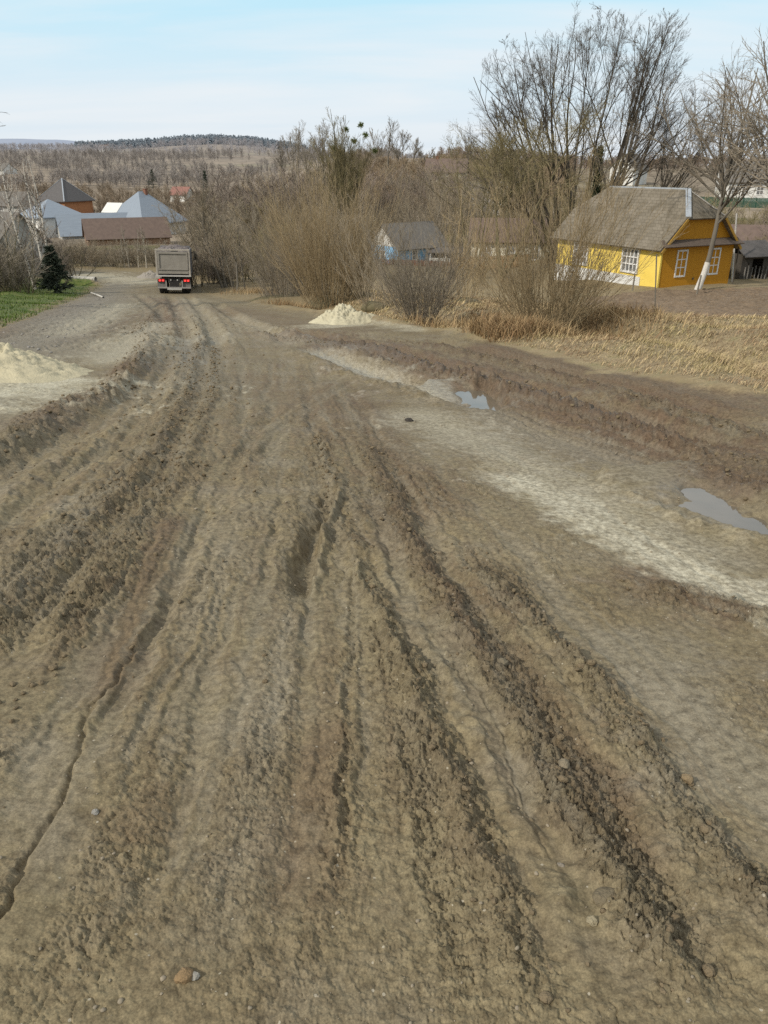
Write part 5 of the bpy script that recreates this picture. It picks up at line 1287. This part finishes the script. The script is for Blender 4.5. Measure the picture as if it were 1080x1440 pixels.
# ------------------------------------------------------------------ grass
def blades(name, label, xy, hgt, wid, lean, pal, seed, flow=None, cat='grass'):
    g = np.random.default_rng(seed); n = len(xy); z = hterrain(xy[:, 0], xy[:, 1])
    az = g.random(n) * 6.283 if flow is None else flow + g.normal(0, .8, n)
    d = np.stack([np.cos(az), np.sin(az), 0 * az], 1); s = np.stack([-np.sin(az + g.normal(0, .8, n)), np.cos(az), 0 * az], 1)
    h = (hgt * (.5 + .7 * g.random(n)))[:, None]; le = (lean * (.4 + .9 * g.random(n)))[:, None]; w = (wid * (.6 + .6 * g.random(n)))[:, None] if np.ndim(wid) == 0 else (wid * (.6 + .6 * g.random(n)))[:, None]
    b = np.stack([xy[:, 0], xy[:, 1], z - .02], 1); up = np.array([0, 0, 1.])
    m = b + d * h * np.sin(le * .6) * .55 + up * h * np.cos(le * .6) * .55
    t = m + d * h * np.sin(le * 1.5) * .5 + up * h * np.cos(le * 1.5) * .5
    V = np.stack([b - s * w / 2, b + s * w / 2, m + s * w * .4, m - s * w * .4, t], 1).reshape(-1, 3)
    k = (np.arange(n) * 5)[:, None]
    o = mesh_np(name, V, [k + np.array([[0, 1, 2, 3]]), k + np.array([[3, 2, 4]])], None); tag(o, label, cat, kind='stuff')
    q = fbm(xy[:, 0] * .5, xy[:, 1] * .5, 3, seed) * .8 + .35 * g.normal(size=n); pal = np.array(pal); f = np.clip((q + 1) / 2, 0, .999) * (len(pal) - 1); i0 = f.astype(int)
    c = pal[i0] * (1 - (f - i0))[:, None] + pal[np.minimum(i0 + 1, len(pal) - 1)] * (f - i0)[:, None]
    c = np.hstack([c * (.75 + .5 * g.random((n, 1))), np.ones((n, 1))])
    o.data.attributes.new('tint', 'FLOAT_COLOR', 'POINT').data.foreach_set('color', np.repeat(c, 5, 0).astype(np.float32).ravel())
    mt, tt, bb = nt(name + ' blades'); A = N(tt, 'ShaderNodeAttribute', attribute_name='tint'); tt.links.new(A.outputs['Color'], bb.inputs['Base Color']); bb.inputs['Roughness'].default_value = .8; bb.inputs['Specular IOR Level'].default_value = .15
    o.data.materials.append(mt)
def near_edge(L, x, y, reach):
    d = np.full(x.shape, 99.0); i, dd, t, a = sdist(L, x, y, reach); d[i] = dd; return d
def verge():
    g = np.random.default_rng(4)
    n = 330000; Y = 7 + 62 * g.random(n) ** 1.25; u = -.05 + .80 * g.random(n); x = u * Y
    d = near_edge(RIGHT_EDGE, x, Y, 14.0)
    out = ~in_poly(ROAD, x, Y) & ~in_poly(GARDEN, x, Y)
    dens = np.where(np.abs(d) < .5, .9, np.where(np.abs(d) < 11, 1.0, .3)) * (.75 + .6 * fbm(x * .8, Y * .8, 3, 12))
    k = out & (np.abs(d) > .10) & (g.random(n) < dens) & (np.abs(d) < 98)
    x, Y, d = x[k], Y[k], np.abs(d[k]); xy = np.stack([x, Y], 1)
    clump = .55 + .6 * np.clip(fbm(x * 1.3, Y * 1.3, 3, 77) + .4, 0, 1.6)
    h = np.where(d < .6, .15, np.where(d < 1.4, .20, .24)) * clump * np.where(d > 12, .5, 1)
    blades('dry_grass', 'flattened straw-coloured dry grass covering the right bank and verge', xy, h, np.clip(Y * .0008, .007, .03), np.full(len(x), 1.2), ((.18, .115, .068), (.27, .18, .105), (.37, .28, .165), (.43, .335, .19), (.37, .295, .155), (.25, .21, .09)), 6, flow=-.5)
    n = 60000; Y = 18 + 48 * g.random(n); u = -.75 + .62 * g.random(n); x = u * Y
    k = in_poly(GREEN, x, Y) & (fbm(x * .9, Y * .9, 3, 15) > -.35); xy = np.stack([x[k], Y[k]], 1)
    blades('grass', 'short bright green grass on the left verge and its ditch', xy, np.full(len(xy), .15), .022, np.full(len(xy), .6), ((.05, .085, .018), (.075, .125, .022), (.10, .15, .03), (.17, .17, .06)), 7)
    # tall dead reeds at the willows' feet
    pts = []
    for px, py, r_, m_ in ((700, 478, 1.1, 1500), (745, 478, .9, 1400), (800, 470, 1.6, 1500), (690, 462, 1.6, 1200), (640, 455, 1.3, 900), (420, 430, 1.5, 700), (360, 415, 2.0, 700), (850, 462, 1.6, 1300)):
        c = gp(px, py); pts.append(np.array(c) + g.normal(size=(m_, 2)) * r_ * .6)
    xy = np.vstack(pts); xy = xy[~in_poly(ROAD, xy[:, 0], xy[:, 1])]
    blades('dry_reeds', 'tall dead straw standing around the feet of the roadside willows', xy, np.full(len(xy), .48), .018, np.full(len(xy), .75), ((.20, .12, .06), (.30, .21, .11), (.38, .29, .16)), 8)
verge()

# ------------------------------------------------------------------ sky, sun, camera
def world():
    w = bpy.data.worlds.new('World'); scene.world = w; w.use_nodes = True
    t = w.node_tree; t.nodes.clear()
    out = t.nodes.new('ShaderNodeOutputWorld'); bg = t.nodes.new('ShaderNodeBackground'); t.links.new(bg.outputs[0], out.inputs[0])
    S = .12; bg.inputs['Strength'].default_value = S
    sky = N(t, 'ShaderNodeTexSky', sky_type='NISHITA', sun_disc=False, sun_elevation=SUN_EL, sun_rotation=SUN_ROT, air_density=1.0, dust_density=2.0, ozone_density=1.0)
    tc = N(t, 'ShaderNodeTexCoord'); sep = N(t, 'ShaderNodeSeparateXYZ', {0: tc.outputs['Generated']})
    el = sep.outputs[2]
    hz = ramp(t, el, (.0, (.80, .86, .92)), (.06, (.76, .87, .95)), (.17, (.55, .85, .99)), (.30, (.62, .80, .90)), (.50, (.74, .76, .77)))
    den = ma(t, 'ADD', ma(t, 'MAXIMUM', el, 0.0), .12)
    v = N(t, 'ShaderNodeCombineXYZ', {0: ma(t, 'DIVIDE', sep.outputs[0], den), 1: ma(t, 'DIVIDE', sep.outputs[1], den), 2: 0.0})
    mp = N(t, 'ShaderNodeMapping', {'Vector': v.outputs[0], 'Rotation': (0, 0, .35), 'Scale': (.55, 1.5, 1), 'Location': (.4, 1.3, 0)})
    cl = N(t, 'ShaderNodeTexNoise', {'Vector': mp.outputs[0], 'Scale': .75, 'Detail': 6.0, 'Roughness': .52, 'Distortion': .3}).outputs[0]
    cf = ramp(t, cl, (.40, (.0,) * 3), (.66, (.9,) * 3))
    hz = mixc(t, cf, hz, (.86, .91, .95))
    hz = N(t, 'ShaderNodeVectorMath', {0: hz, 1: (1 / S,) * 3}, operation='MULTIPLY').outputs[0]
    c = mixc(t, .94, sky.outputs[0], hz)
    t.links.new(c, bg.inputs['Color'])
SUN_EL = R(38); SUN_AZ = math.atan2(-.80, -.58)      # azimuth of the sun, clockwise from +Y
SUN_ROT = SUN_AZ
world()
sl = bpy.data.lights.new('sun', 'SUN'); sl.energy = 3.4; sl.angle = R(1.5); sl.color = (1, .93, .82)
so = bpy.data.objects.new('sun', sl); col.objects.link(so)
from mathutils import Vector
sdir = Vector((math.sin(SUN_AZ) * math.cos(SUN_EL), math.cos(SUN_AZ) * math.cos(SUN_EL), math.sin(SUN_EL)))
so.rotation_euler = (-sdir).to_track_quat('-Z', 'Y').to_euler()
cam = bpy.data.cameras.new('camera'); co = bpy.data.objects.new('camera', cam); col.objects.link(co)
cam.sensor_fit = 'VERTICAL'; cam.sensor_height = 36.0; cam.lens = 36.0 * F / 1440.0
cam.clip_start = .05; cam.clip_end = 20000
co.location = (0, 0, EYE); co.rotation_euler = (R(90) - PITCH, 0, 0)
scene.camera = co
scene.view_settings.view_transform = 'Standard'; scene.view_settings.look = 'None'; scene.view_settings.exposure = 0
scene.cycles.max_bounces = 5; scene.cycles.diffuse_bounces = 2
scene.cycles.use_denoising = False; scene.render.filter_size = 1.2
